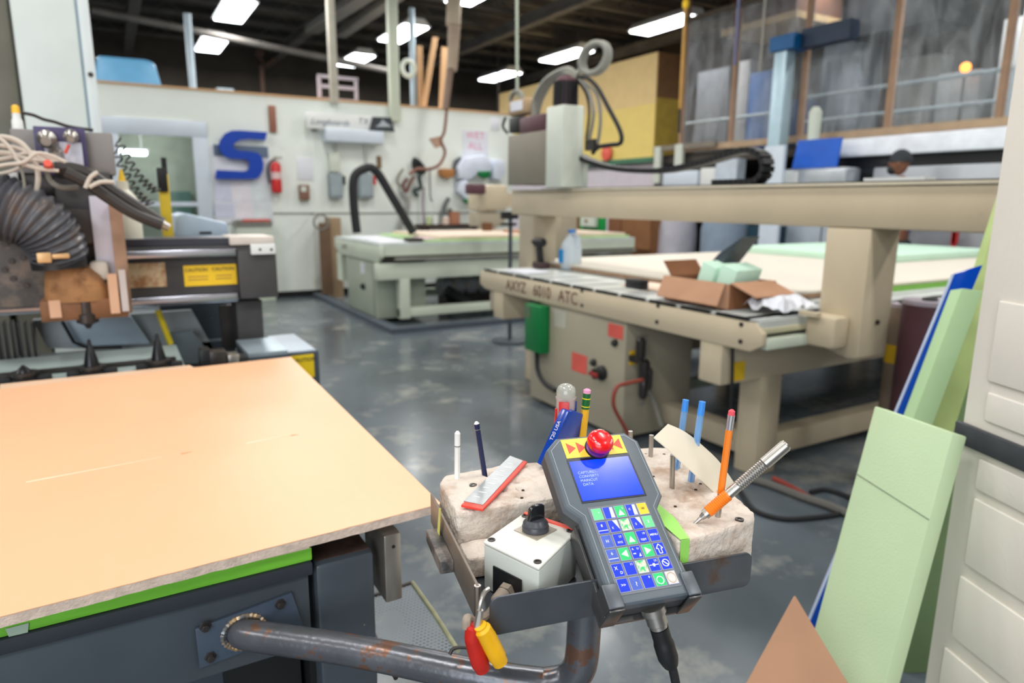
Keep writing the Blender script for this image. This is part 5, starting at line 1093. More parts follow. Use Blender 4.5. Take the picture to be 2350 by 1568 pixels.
leaning('foam_strip', (2215, 700), (2340, 700), (2075, 1545), 1.99, .03, mat('deep_green_foam', (136, 164, 118), rough=.85), 'darker green foam strip low behind the others, beside the white panel door', 'foam board')
leaning('brown_board', (1990, 1100), (2050, 1100), (1838, 1470), 2.0, .01, m_brownm, 'brown board edge low behind the green foam board', 'board')
# embossed white door panel
WP = T('panel_door', 'white embossed door panel with a dark rubber strip, standing at the right edge', 'door panel')
e_ = at(2205, 990, D=1.4); dv = np.array([-.375, -.927, 0]); dv /= np.linalg.norm(dv); nn = np.array([-dv[1], dv[0], 0]); nn = nn if nn@np.array([-1, 0, 0]) > 0 else -nn
e_[2] = .15
MB(near).ob(e_, dv*1.0, -nn*.06, AZ*2.2).build('panel', m_shopw, WP, bev=.006)
def onp(px, py, off=0):
    d = HD+RT*(px-1175)/FPX+UP*(784-py)/FPX; o_ = e_+nn*off; s_ = ((o_-E0)@nn)/(d@nn); return E0+d*s_
z_hi, z_lo = onp(2212, 968)[2], onp(2205, 1014)[2]
MB(near).ob(np.array([e_[0], e_[1], z_lo])+nn*.0005-dv*.004, dv*.99, nn*.012, AZ*(z_hi-z_lo)).build('rubber_strip', mat('strip_rubber', (62, 64, 70), rough=.6, var=.2, scale=30), WP, bev=.002)
def s_of(px, py): q = onp(px, py); return (q-e_)@dv, q[2]
for (x0, y0, yb) in ((2252, 1052, 1122), (2240, 1142, 1302), (2208, 1320, 1468), (2172, 1484, 1650), (2272, 900, 965), (2298, 690, 880)):
    s0, z1 = s_of(x0, y0); _, z0 = s_of(x0-10, yb)
    MB(near).ob(np.array([e_[0], e_[1], z0])+dv*s0+nn*.0002, dv*(.94-s0), nn*.006, AZ*(z1-z0)).build('raised_panel', m_shopw, WP, bev=.0045, seg=3)
cb = MB(near); ap = at(1822, 1368, D=1.32); l_ = at(1640, 1700, D=1.25); r_ = at(2040, 1730, D=1.28)
def tofloor(p, q): f = (p[2]-.15)/(p[2]-q[2]); return p+(q-p)*f
l2, r2 = tofloor(ap, l_), tofloor(ap, r_); nrm = np.cross(l2-ap, r2-ap); nrm /= np.linalg.norm(nrm)
cbt = T('cardboard_sheet', 'brown cardboard sheet corner standing up at the bottom right', 'cardboard')
cb.prism([ap, l2, r2], nrm*.006).build('sheet', m_card, cbt)
ia = ap+(l2-ap)*.5+(r2-ap)*.12; MB(near).prism([ia-nrm*.004, ia+(l2-ap)*.12+(r2-ap)*.02-nrm*.004, ia+(r2-ap)*.25+(l2-ap)*.12-nrm*.004], nrm*.003).build('loose_flap', m_card, cbt)

# ------------------------------------------------------------------ operator tray
def Tr(): return MB(tray)
def rrect(u0, u1, z0, z1, r, v, tl=True, tr=True, br=True, bl=True, n=5):
    pts = []
    for (cx, cz, a0, on) in ((u1, z1, 0, tr), (u0, z1, 90, tl), (u0, z0, 180, bl), (u1, z0, 270, br)):
        if not on: pts.append((cx, v, cz)); continue
        ox_ = cx-r if cx == u1 else cx+r; oz = cz-r if cz == z1 else cz+r
        for k in range(n+1):
            a_ = math.radians(a0+90*k/n); pts.append((ox_+r*math.cos(a_), v, oz+r*math.sin(a_)))
    return pts
VB = .560
Tr().prism(rrect(.164, .459, 1.0915, 1.1315, .009, VB), (0, .003, 0)).build('front_band', m_tray, AR, bev=.0006)
Tr().box(.1555, .1585, .578, .80, 1.097, 1.1365).build('side_band', m_trayin, AR, bev=.0006)
Tr().box(.159, .455, .5635, .80, 1.0915, 1.0945).build('base_plate', m_tray, AR)
Tr().tube([(.157, .579, 1.096), (.157, .579, 1.136)], .0035, 8).build('weld_bead', m_steel, AR, smooth=True)
Tr().box(.1400, .1553, .672, .752, 1.098, 1.113).build('side_block', mat('block_dark', (70, 68, 68), rough=.45, metal=.3, col2=(140, 130, 122), s2=20), AR, bev=.001)
tg = Tr().quad(*[att(x, y, u=.152) for x, y in ((1007, 1166), (1012, 1166), (1008, 1240), (1002, 1238))]).build('yellow_tag', mat('tag_yellow', (206, 204, 110), rough=.6), AR); tg['label'] = 'pale yellow tape end'
# foam block
FB = T('foam_pad', 'L shaped pad of white foam full of holes lying in the steel tray', 'foam pad')
fp = [(.166, .698), (.165, .79), (.176, .809), (.225, .817), (.272, .823), (.312, .816), (.40, .823), (.478, .823), (.509, .815), (.513, .735), (.489, .60), (.480, .588), (.43, .5755), (.385, .5665), (.371, .5665), (.371, .60), (.38, .622), (.3795, .66), (.33, .702), (.25, .703)]
def rough_slab(poly, z0, z1, name, par):
    me = bpy.data.meshes.new(name); bm = bmesh.new()
    vs = [bm.verts.new((u, v, z0)) for u, v in poly]; f = bm.faces.new(vs)
    r_ = bmesh.ops.extrude_face_region(bm, geom=[f]); bmesh.ops.translate(bm, verts=[g for g in r_['geom'] if isinstance(g, bmesh.types.BMVert)], vec=(0, 0, z1-z0))
    bmesh.ops.recalc_face_normals(bm, faces=bm.faces)
    bmesh.ops.bevel(bm, geom=[e for e in bm.edges if e.calc_face_angle(0) > .4], offset=.0035, segments=2, profile=.5, affect='EDGES', clamp_overlap=True)
    bmesh.ops.triangulate(bm, faces=bm.faces[:])
    for _ in range(6):
        es = [e for e in bm.edges if e.calc_length() > .0065]
        if not es: break
        bmesh.ops.subdivide_edges(bm, edges=es, cuts=1); bmesh.ops.triangulate(bm, faces=bm.faces[:])
    from mathutils import noise
    for v in bm.verts:
        k = noise.noise(Vector(v.co)*60)*.0010+noise.noise(Vector(v.co)*210)*.0008
        v.co += v.normal*k
        for hu, hv, hr, hd in HOLES:
            d = math.hypot(v.co.x-hu, v.co.y-hv)
            if v.co.z > z1-.006 and d < hr*1.6: v.co.z -= hd*max(0, 1-d/(hr*1.6))
    for v in bm.verts: v.co = Vector(tray(tuple(v.co)))
    bm.to_mesh(me); bm.free(); me.shade_smooth(); me.set_sharp_from_angle(angle=math.radians(50)); me.materials.append(m_foam)
    o = bpy.data.objects.new(name, me); COL.objects.link(o); o.parent = par; return o
random.seed(11)
HOLES = [(random.uniform(.21, .47), random.uniform(.72, .81), .006, .006) for _ in range(16)]+[(random.uniform(.38, .49), random.uniform(.60, .80), .006, .006) for _ in range(26)]
ZT = 1.155
rough_slab(fp, 1.096, ZT, 'foam_block', FB)
rough_slab([(.166, .655), (.166, .694), (.205, .694), (.205, .655)], 1.0965, 1.122, 'foam_offcut', FB)
m_hole = mat('hole_shade', (60, 48, 42), rough=1)
hb = []
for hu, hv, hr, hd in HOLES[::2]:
    o = Tr().lathe((hu, hv, ZT-.006), AZ, [(0, .0016), (.0035, .0019)], 8).build('hole_disc', m_hole, FB)  # dark discs paint the shade inside the foam pits
for px, py in ((1086, 1113), (1697, 1192)):
    q = att(px, py, z=ZT+.001); Tr().lathe((q[0], q[1], ZT-.004), AZ, [(0, .0048), (.0055, .0048), (.0055, .0024), (.003, .0022)], 16).build('screw', m_dsteel, FB, smooth=True)
def stick(name, lab, cat, base, top, segs, n=6, vtop=None):
    """segs: (from, to, radius start, radius end, material, part name)"""
    B = att(*base, z=ZT-.003); Tp = att(*top, v=B[1] if vtop is None else vtop); ax = Tp-B; L_ = np.linalg.norm(ax); t = T(name, lab, cat)
    for a_, b_, r0, r1, m_, pn in segs:
        Tr().lathe(B+ax*a_, ax, [(0, r0), ((b_-a_)*L_, r1)], n if pn in ('shaft', 'barrel') else 14).build(pn, m_, t, smooth=(pn not in ('shaft',)))
    return t, B, ax
m_pw = mat('pencil_white', (232, 232, 226), rough=.4); m_nv = mat('pencil_navy', (22, 34, 72), rough=.35); m_or = mat('pencil_orange', (242, 128, 20), rough=.4)
stick('pencil', 'white pencil standing upright at the left of the foam pad', 'pencil', (1049, 1104), (1050, 990), [(0, .70, .0037, .0037, m_pw, 'shaft'), (.70, .715, .0038, .0038, m_dsteel, 'ring'), (.715, .96, .0037, .0037, m_pw, 'end'), (.96, 1, .0036, .0018, m_pw, 'tip')])
stick('pencil', 'navy blue pencil standing beside the white pencil', 'pencil', (1113, 1095), (1093, 968), [(0, .86, .0036, .0036, m_nv, 'shaft'), (.86, .872, .0037, .0037, m_steel, 'ring'), (.872, .965, .0036, .0036, m_nv, 'end'), (.965, 1, .0035, .0016, m_pw, 'tip')])
stick('pencil', 'orange pencil with a red eraser standing near the right end of the foam pad', 'pencil', (1646, 1192), (1680, 940), [(0, .24, .0034, .0034, m_steel, 'extender'), (.24, .82, .0039, .0039, m_or, 'shaft'), (.82, .95, .0036, .0040, mat('ferrule', (200, 200, 200), rough=.3, metal=.8), 'ferrule'), (.95, .985, .0038, .0036, mat('eraser_red', (226, 84, 96), rough=.7), 'eraser'), (.985, 1, .0036, .0015, mat('eraser_red', (0, 0, 0)), 'eraser_tip')])
m_pc = mat('clear_blue', (120, 176, 230), rough=.15, alpha=.62, var=.02, coat=.3); m_pcap = mat('pen_cap_blue', (60, 140, 226), rough=.35); m_ink = mat('pen_ink', (20, 70, 170), rough=.4)
for lab, b0, t0, vt in (('left clear blue pen standing behind the curved cream strip', (1553, 1077), (1574, 918), None), ('right clear blue pen standing behind the curved cream strip', (1585, 1110), (1612, 922), None)):
    t, B, ax = stick('pen', lab, 'pen', b0, t0, [(0, .84, .0042, .0042, m_pc, 'barrel'), (.0, .55, .0014, .0014, m_ink, 'refill'), (.84, 1, .0043, .0041, m_pcap, 'end_plug')])
for lab, b0, t0 in (('left steel rod in the foam, beside the top corner of the controller', (1493, 1052), (1495, 999)), ('middle steel rod in the foam under the curved strip', (1542, 1123), (1544, 1044)), ('small steel rod end just showing above the controller', (1447, 1040), (1447, 990))):
    stick('steel_rod', lab, 'rod', b0, t0, [(0, 1, .0032, .0032, m_steel, 'rod')], 12)
# yellow pencil with green ferrule, screwdriver, blue knife
m_yp = mat('pencil_yellow', (240, 182, 30), rough=.4); m_gf = mat('ferrule_green', (22, 96, 48), rough=.35); m_yr = mat('ring_yellow', (244, 226, 30), rough=.4)
stick('pencil', 'yellow pencil with a green banded ferrule and pink eraser', 'pencil', (1330, 1062), (1348, 893), [(0, .735, .0052, .0052, m_yp, 'shaft'), (.735, .945, .0054, .0054, m_gf, 'ferrule'), (.765, .775, .0058, .0058, m_yr, 'ferrule_ring'), (.87, .88, .0058, .0058, m_yr, 'ferrule_ring'), (.945, .985, .0052, .005, mat('eraser_pink', (222, 150, 186), rough=.7), 'eraser'), (.985, 1, .005, .003, mat('eraser_pink', (0, 0, 0)), 'eraser_tip')])
B = att(1293, 1062, z=ZT-.003); Tp = att(1300, 880, v=B[1]); ax = Tp-B; L_ = np.linalg.norm(ax)
t = T('screwdriver', 'screwdriver with a clear red and blue handle standing behind the controller', 'screwdriver')
m_clr = mat('clear_acetate', (218, 196, 196), rough=.12, alpha=.55, var=.03, coat=.6); m_clr2 = mat('clear_dome', (186, 188, 178), rough=.1, alpha=.6, var=.05, coat=.8)
Tr().lathe(B, ax, [(0, .011), (L_*.80, .0135), (L_*.815, .0142), (L_*.83, .0142)], 12).build('handle', m_clr, t, smooth=True)
Tr().lathe(B+ax*.83, ax, [(0, .0125), (L_*.03, .0132), (L_*.09, .013), (L_*.13, .011), (L_*.16, .006), (L_*.17, .001)], 20).build('dome', m_clr2, t, smooth=True)
Tr().lathe(B, ax, [(0, .0042), (L_*.82, .0042)], 10).build('inner_shaft', m_dsteel, t, smooth=True)
e1 = np.array([1., 0, 0]); e2 = np.cross(ax/L_, e1)
for (an, c_, h0, h1, wd, nm) in ((238, m_red, .30, .80, .0135, 'red_panel'), (330, mat('navy_strip', (24, 50, 120), rough=.4), .5, .79, .004, 'blue_panel'), (180, m_red, .1, .7, .004, 'red_panel')):
    a_ = math.radians(an); c = math.cos(a_)*e1+math.sin(a_)*np.array([0, 1., 0]); tt = np.cross(ax/L_, c)
    Tr().ob(B+ax*h0+c*.0125-tt*wd/2, tt*wd, c*.0024, ax*(h1-h0)).build(nm, c_, t, bev=.0006)
B = att(1272, 1078, z=ZT-.004)+np.array([0, -.0, 0]); Tp = att(1330, 948, v=B[1]+.004); ax = Tp-B; L_ = np.linalg.norm(ax); au = ax/L_
perp = np.cross(au, [0, 1., 0]); perp = perp/np.linalg.norm(perp); perp = perp if perp[0] > 0 else -perp
wv = perp*math.cos(.42)+np.array([0, 1., 0])*math.sin(.42); tv = np.cross(au, wv); tv = tv if tv[1] > 0 else -tv
t = T('folding_tool', 'dark blue handled folding tool leaning behind the controller', 'tool')
Wd, Th = .050, .014
pts = [B-wv*Wd*.45, B+wv*Wd*.55]
arc = [B+ax*.86+wv*Wd*.55, B+ax*.96+wv*Wd*.40, B+ax*1.0+wv*Wd*.15, B+ax*1.0-wv*Wd*.25, B+ax*.97-wv*Wd*.45]
Tr().prism(pts+arc, tv*Th).build('handle', mat('tool_blue', (10, 62, 160), rough=.25, coat=.5), t, bev=.0012)
text('lettering', 'T20 USA', .0075, B+ax*.60-wv*Wd*.4505+tv*Th*.5, au, tv*-1 if np.cross(au, tv*-1)@wv < 0 else tv, m_paper, t, F=tray, ext=.0002, off=.0002)
Tr().lathe(B-ax*.06-wv*.006, ax, [(0, .006), (.01, .006)], 10).build('end_knob', mat('tool_blue2', (20, 90, 190), rough=.3), t, smooth=True)
# curved cream strip
ea = spline([att(1500.5, 1003.5, v=.668), att(1530, 1028, v=.666), att(1555.5, 1052, v=.664), att(1600, 1092, v=.662), att(1649, 1137, v=.66)], 5)
eb = spline([att(1533, 973, v=.70), att(1575, 993, v=.70), att(1624, 1033, v=.70), att(1655, 1065, v=.70), att(1686, 1110, v=.70)], 5)
b = Tr(); k = len(ea); th = np.array([0, .0, -.0016])
b.add(list(ea)+list(eb)+[p+th for p in ea]+[p+th for p in eb], [(i, i+1, k+i+1, k+i) for i in range(k-1)]+[(2*k+i, 3*k+i, 3*k+i+1, 2*k+i+1) for i in range(k-1)]+[(i, 2*k+i, 2*k+i+1, i+1) for i in range(k-1)]+[(k+i, k+i+1, 3*k+i+1, 3*k+i) for i in range(k-1)]+[(0, k, 3*k, 2*k), (k-1, 3*k-1, 4*k-1, 2*k-1)])
tag(b.build('curved_strip', mat('cream_strip', (226, 216, 196), rough=.45, var=.03), smooth=True), 'curved cream plastic strip propped over the steel rods', 'strip')
# hobby knife
B = att(1603, 1194, z=ZT+.004); Tp = att(1806, 1020, v=.575); ax = Tp-B; L_ = np.linalg.norm(ax); t = T('hobby_knife', 'metal hobby knife with an orange grip stuck in the foam', 'knife')
def seg(a_, b_, r0, r1, m_, nm, n=24): Tr().lathe(B+ax*a_, ax, [(0, r0), ((b_-a_)*L_, r1)], n).build(nm, m_, t, smooth=True)
seg(-.06, .03, .0012, .0022, m_steel, 'blade'); seg(.03, .07, .003, .0042, m_steel, 'collet'); seg(.07, .105, .0058, .0058, m_steel, 'collet_ring')
Tr().lathe(B+ax*.105, ax, [(L_*.0, .0058)]+[(L_*(.004+.0092*i), .0064+(.0002 if i % 2 else -.00025)) for i in range(24)]+[(L_*.232, .0062)], 24).build('grip', mat('grip_orange', (244, 124, 24), rough=.4), t, smooth=True)
seg(.337, .45, .0056, .0056, m_steel, 'shaft_section'); Tr().lathe(B+ax*.45, ax, [(L_*.011*i, .0060+(.00025 if i % 2 else -.0002)) for i in range(27)], 24).build('knurled_section', m_steel, t, smooth=True)
seg(.746, .985, .0068, .0068, m_steel, 'end_section'); seg(.985, 1.0, .0062, .0058, m_steel, 'end_cap')
# small steel rule in red holder
R4 = [(.1724, .7065), (.1931, .6883), (.2885, .8090), (.2729, .8363)]
t = T('steel_rule', 'short steel rule in a red plastic holder lying on the foam pad', 'ruler')
Tr().prism([(u, v, ZT+.0025) for u, v in R4], (0, 0, .003)).build('red_holder', mat('holder_red', (232, 70, 56), rough=.4), t, bev=.0006)
cc = np.mean(np.array(R4), axis=0); R5 = [(cc+(np.array(p)-cc)*np.array([.90, .90])+np.array([-.001, .0022])) for p in R4]; R5[2] = np.array([.2835, .8120]); R5[3] = np.array([.2725, .8340])
Tr().prism([(u, v, ZT+.0056) for u, v in R5], (0, 0, .0008)).build('steel_plate', mat('rule_steel', (184, 188, 190), rough=.3, metal=.6, var=.12, scale=60), t)
d1 = np.array(R5[3])-np.array(R5[0]); d2 = np.array(R5[1])-np.array(R5[0])
for i in range(9):
    p = np.array(R5[0])+d1*(.1+.09*i)+d2*.25; q = p+d2*.45*(1 if i % 2 else .7)
    Tr().ob((p[0], p[1], ZT+.0065), (q[0]-p[0], q[1]-p[1], 0), (d1[0]*.012, d1[1]*.012, 0), (0, 0, .0002)).build('mark', m_white, t)
# rotary switch box
t = T('switch_box', 'grey white switch box with a black rotary knob in the tray', 'switch box')
q4 = [np.array(p) for p in ((.1791, .637), (.2422, .6878), (.2842, .6298), (.2164, .5688))]
zt4, zb4 = 1.150, 1.0955; cc = sum(q4)/4
lidm = mat('lid_offwhite', (222, 222, 212), rough=.45, var=.04)
Tr().prism([(p[0], p[1], zt4-.004) for p in q4], (0, 0, .004)).build('lid', lidm, t, bev=.0016, seg=3)
Tr().prism([((p-cc)*.985+cc)[0:2].tolist()+[zb4] for p in q4], (0, 0, zt4-.0045-zb4)).build('body', mat('switch_body', (196, 200, 194), rough=.5, var=.05), t, bev=.0016, seg=3)
for p in q4:
    q = cc+(p-cc)*.83; Tr().lathe((q[0], q[1], zt4+.0001), AZ, [(0, .0042), (.0008, .0042), (.0008, .0026), (-.0002, .0024)], 14).build('screw', m_dsteel, t, smooth=True)
kc = np.array([.2395, .6425]); e1_ = (q4[3]-q4[0]); e1_ /= np.linalg.norm(e1_); e2_ = np.array([-e1_[1], e1_[0]])
Tr().prism([(*(kc+e1_*a_*.0165+e2_*b_*.0165), zt4) for a_, b_ in ((-1, -1), (1, -1), (1, 1), (-1, 1))], (0, 0, .0012)).build('knob_plate', mat('knob_plate', (170, 160, 146), rough=.4, metal=.4), t)
Tr().lathe((kc[0], kc[1], zt4+.0012), AZ, [(0, .0145), (.004, .0148), (.0065, .0135), (.008, .0138), (.010, .0125), (.0125, .010)], 28).build('knob_base', mat('knob_grey', (62, 64, 70), rough=.35), t, smooth=True)
ob_ = [(-.011, 0), (-.0085, .016), (-.003, .019), (.004, .019), (.0105, .017), (.011, 0)]
hv = np.array([.93, .25]); hn = np.array([-hv[1], hv[0]])
Tr().prism([(kc[0]+hv[0]*a_-hn[0]*.003, kc[1]+hv[1]*a_-hn[1]*.003, zt4+.011+h_) for a_, h_ in ob_], (hn[0]*.006, hn[1]*.006, 0)).build('knob_handle', mat('knob_black', (24, 25, 28), rough=.25, coat=.4), t, bev=.0014, seg=3)
a_, b_ = q4[1], q4[2]; d = (b_-a_)/np.linalg.norm(b_-a_); nx_ = (cc-(a_+b_)/2); nx_ /= np.linalg.norm(nx_)
Tr().prism([(*(a_+d*.002), zt4), (*(b_-d*.004), zt4), (*(b_-d*.004+nx_*.005), zt4), (*(a_+d*.002+nx_*.005), zt4)], (0, 0, .0016)).build('red_strip', mat('strip_red', (226, 84, 64), rough=.45), t)
a_, b_ = q4[3], q4[0]; d = (b_-a_)/np.linalg.norm(b_-a_); nx_ = ((a_+b_)/2-cc); nx_ /= np.linalg.norm(nx_)
p0 = a_+d*.022+nx_*.0002; p1 = a_+d*.062+nx_*.0002
Tr().prism([(*p0, 1.098), (*p1, 1.098), (*p1, 1.128), (*p0, 1.128)], (nx_[0]*.0015, nx_[1]*.0015, 0)).build('gland_plate', m_black, t)
gm = a_+d*.040+nx_*.002; g3 = np.array([gm[0], gm[1], 1.110]); gd = np.array([nx_[0], nx_[1], -.15])
m_gl = mat('dusty_gland', (150, 136, 122), rough=.7, var=.15, scale=60)
Tr().lathe(g3, gd, [(0, .0095), (.007, .0095)], 6).build('gland_nut', m_gl, t); Tr().lathe(g3+gd*.008, gd, [(0, .0085), (.012, .008), (.016, .0055)], 14).build('gland', m_gl, t, smooth=True)
cp = spline([g3+gd*.020, g3+gd*.03+np.array([-.006, -.004, -.004]), np.array([.150, .570, 1.103]), np.array([.146, .560, 1.112]), np.array([.140, .553, 1.120]), np.array([.139, .5505, 1.112])], 6)
Tr().tube(cp, .0045, 10).build('switch_cable', m_gl, t, smooth=True)
# pliers hanging from the tray corner
t = T('pliers', 'pliers with one red and one yellow handle hanging at the tray corner', 'pliers')
m_ph = mat('pliers_red', (190, 36, 26), rough=.4, var=.15, scale=50); m_py = mat('pliers_yellow', (238, 178, 20), rough=.4, var=.1, scale=50)
def vt(px, py, v=.548): return att(px, py, v=v)
Tr().tube(spline([vt(1090, 1432), vt(1086, 1460), vt(1098, 1510), vt(1110, 1540)], 5), [.0045]*2+[.0078]*3+[.0085]*8+[.0075]*2+[.0045], 12).build('red_handle', m_ph, t, smooth=True)
Tr().tube(spline([vt(1102, 1436, .542), vt(1118, 1462, .542), vt(1135, 1495, .542), vt(1150, 1525, .542)], 5), [.0062]*2+[.0082]*3+[.0085]*8+[.0075]*2+[.0045], 12).build('yellow_handle', m_py, t, smooth=True)
Tr().tube([vt(1102, 1400, .546), vt(1096, 1440, .546)], [.003, .005], 8).build('jaw', m_steel, t, smooth=True)
Tr().tube(spline([vt(1122, 1352, .556), vt(1112, 1360, .553), vt(1104, 1380, .548), vt(1098, 1410, .547)], 5), .0022, 8).build('hook_wire', m_steel, t, smooth=True)
tag(MB(near).tube(spline([at(1032, 1503, Z=.93), at(1040, 1490, Z=.935), at(1060, 1486, Z=.937), at(1082, 1492, Z=.935), at(1090, 1520, Z=.914)], 6), .0024, 8).build('wire_loop', m_dsteel, smooth=True), 'small dark wire loop resting on the pipe arm', 'wire')
# green tape
t = T('green_tape', 'bright green tape folded over the front of the foam pad beside the controller', 'tape')
mgt = mat('lime_tape', (150, 214, 96), rough=.5)
tp_ = [att(x, y, z=ZT+.0018)[:2] for x, y in ((1505, 1150), (1512, 1162), (1540, 1186))]
Tr().prism([(.3715, .5655, ZT+.0018), (.3715, .60, ZT+.0018), (.3805, .622, ZT+.0018), (.3805, .668, ZT+.0018), (.3935, .649, ZT+.0018), (.3925, .61, ZT+.0018), (.382, .5655, ZT+.0018)], (0, 0, .0004)).build('top_strip', mgt, t)
Tr().prism([(.3715, .5647, ZT+.0018), (.382, .5647, ZT+.0018), (.3818, .5647, 1.128), (.380, .5647, 1.112), (.3715, .5647, 1.115)], (0, -.0005, 0)).build('front_strip', mgt, t)

# ------------------------------------------------------------------ handheld controller
CT = T('handheld_controller', 'dark grey handheld controller with a blue screen, keypad and red stop button', 'controller')
Pn = lambda: MB(pend)
out = [(-41, 141), (-57.5, 126), (-57.5, 53), (-44.5, 38), (-44.5, -57.5), (46, -57.5), (46, 39), (58, 53), (58, 127), (45, 141)]
def inset(poly, d):
    n = len(poly); res = []
    for i in range(n):
        p0, p1, p2 = np.array(poly[i-1], float), np.array(poly[i], float), np.array(poly[(i+1) % n], float)
        a_, b_ = (p1-p0)/np.linalg.norm(p1-p0), (p2-p1)/np.linalg.norm(p2-p1); n1_, n2_ = np.array([-a_[1], a_[0]]), np.array([-b_[1], b_[0]])
        m_ = n1_+n2_; m_ /= (m_@n1_)
        res.append(tuple(p1+m_*d))
    return res
b = Pn(); lay = [(inset(out, 3), -30), (inset(out, 0), -27), (inset(out, 0), -13)]; n = len(out)
vs = [(x, y, z) for pl_, z in lay for x, y in pl_]
b.add(vs, [(i*n+k, i*n+(k+1) % n, (i+1)*n+(k+1) % n, (i+1)*n+k) for i in range(2) for k in range(n)]+[tuple(range(n))[::-1], tuple(range(2*n, 3*n))])
b.build('rear_shell', mat('pendant_rear', (66, 68, 70), rough=.5), CT, bev=0)
b = Pn(); lay = [(out, -12.6), (out, -3), (inset(out, 1.6), -.6), (inset(out, 3.4), 0)]
vs = [(x, y, z) for pl_, z in lay for x, y in pl_]
b.add(vs, [(i*n+k, i*n+(k+1) % n, (i+1)*n+(k+1) % n, (i+1)*n+k) for i in range(3) for k in range(n)]+[tuple(range(n))[::-1], tuple(range(3*n, 4*n))])
b.build('front_shell', m_pendb, CT, smooth=True, ang=20)
ino = inset(out, 4.6); ini = inset(out, 5.2); vs = [(x, y, .05) for x, y in ino]+[(x, y, .05) for x, y in ini]+[(x, y, .35) for x, y in ino]+[(x, y, .35) for x, y in ini]
keep = [i for i in range(n) if i not in (4,)]
Pn().add(vs, [f for k in keep for f in ((2*n+k, 2*n+(k+1) % n, 3*n+(k+1) % n, 3*n+k), (k, n+k, n+(k+1) % n, (k+1) % n), (k, (k+1) % n, 2*n+(k+1) % n, 2*n+k), (n+k, 3*n+k, 3*n+(k+1) % n, n+(k+1) % n))]).build('edge_highlight', mat('edge_highlight', (150, 160, 166), rough=.3), CT)  # pale outline painted as a highlight along the shell edge
Pn().box(-38.5, 38.5, 54.5, 110, .05, .7).build('screen_bezel', mat('bezel_black', (22, 24, 40), rough=.3), CT)
m_scrn = mat('screen_blue', (6, 50, 245), rough=.18, var=.03, emit=(8, 62, 255), es=.9, coat=.3)
scr = Pn().box(-37, 36, 56.5, 106.6, .75, 1.1).build('screen', m_scrn, CT)
for i, (s_, y_) in enumerate((('CAPTURE1-', 91), ('CONVERT1', 86), ('MAINCUT', 81), (' DATA', 76))):
    text('screen_text', s_, 4.6, (-31.5, y_, 1.15), AX, AY, mat('screen_text', (150, 176, 255), rough=.5, emit=(140, 170, 255), es=.35, var=0), scr, F=pend, ext=.15, align='LEFT')
Pn().box(-37.6, 37.4, 111.4, 136.8, .1, .8).build('yellow_panel', mat('stop_yellow', (238, 206, 72), rough=.4, var=.04, scale=60), CT)
m_tri = mat('tri_red', (226, 82, 62), rough=.45)
for x in (-33, -21): Pn().prism([(x, 117, .82), (x+10, 124, .82), (x, 132, .82)], (0, 0, .25)).build('red_arrow', m_tri, CT)
for x in (33.5, 22): Pn().prism([(x, 117, .82), (x-10, 124, .82), (x, 132, .82)], (0, 0, .25)).build('red_arrow', m_tri, CT)
bx, by = 2.0, 120.5
eb_ = T('x', None, None); bpy.data.objects.remove(eb_)
Pn().lathe((bx, by, .8), AZ, [(0, 13.2), (2, 13.2), (3, 11.5), (13, 11.5)], 28).build('stop_collar', mat('collar_purple', (104, 40, 130), rough=.35), CT, smooth=True)
Pn().lathe((bx, by, .8), AZ, [(0, 14.5), (1.2, 14.5), (1.2, 12.5)], 28).build('stop_ring', m_black, CT, smooth=True)
sbn = Pn().lathe((bx, by, 9), AZ, [(0, 12), (1.0, 14.0), (3, 14.8), (7, 15), (10, 14), (12.5, 11.5), (14, 8), (14.6, 4), (14.7, .01)], 36).build('stop_button', mat('stop_red', (232, 24, 28), rough=.25, var=.02, coat=.3), CT, smooth=True, ang=60)
m_stw = mat('stop_white', (255, 244, 244), rough=.4, var=0)
for (a0, wd_) in ((205, 'PUSH'), (310, 'STOP'), (60, 'TURN')):
    for i, ch in enumerate(wd_):
        a_ = math.radians(a0+i*9.5); c = np.array([math.cos(a_), math.sin(a_)]); p = np.array([bx+c[0]*11.3, by+c[1]*11.3, 22.3])
        rad = np.array([c[0], c[1], -.62]); rad /= np.linalg.norm(rad); tan = np.array([-c[1], c[0], 0])
        text('lettering', ch, 3.0, p, tan, -rad, m_stw, sbn, F=pend, ext=.12, off=.12)
# keypad
Pn().box(-34.5, 34.5, -48.5, 48.5, .05, .6).build('keypad_plate', mat('keypad_plate', (112, 116, 122), rough=.45), CT)
m_kb = mat('key_blue', (2, 50, 215), rough=.35, var=.06, scale=200); m_kg = mat('key_green', (40, 196, 110), rough=.4, var=.08, scale=200); m_ky = mat('key_yellow', (240, 196, 44), rough=.4)
m_kw = mat('key_worn_blue', (70, 96, 190), rough=.45, var=.15, scale=300); m_kx = mat('key_worn_white', (206, 206, 190), rough=.5, col2=(60, 190, 110), thr=(.5, .56), s2=140); m_kr = mat('key_bare', (212, 206, 204), rough=.5)
m_kgl = mat('key_pale_green', (104, 206, 140), rough=.4); m_kt = mat('key_frame', (168, 176, 206), rough=.4); m_sym = mat('key_symbol', (226, 230, 240), rough=.5, var=0)
grid = [['L', 'B', 'G', 'B', 'Y'], ['B', 'B', 'X', 'B', 'L'], ['W', 'B', 'G', 'B', 'B'], ['W', 'G', 'B', 'G', 'B'], ['B', 'B', 'X', 'B', 'B'], ['B', 'W', 'B', 'G', 'R']]
km = {'B': m_kb, 'G': m_kg, 'Y': m_ky, 'W': m_kw, 'X': m_kx, 'R': m_kr, 'L': m_kgl}
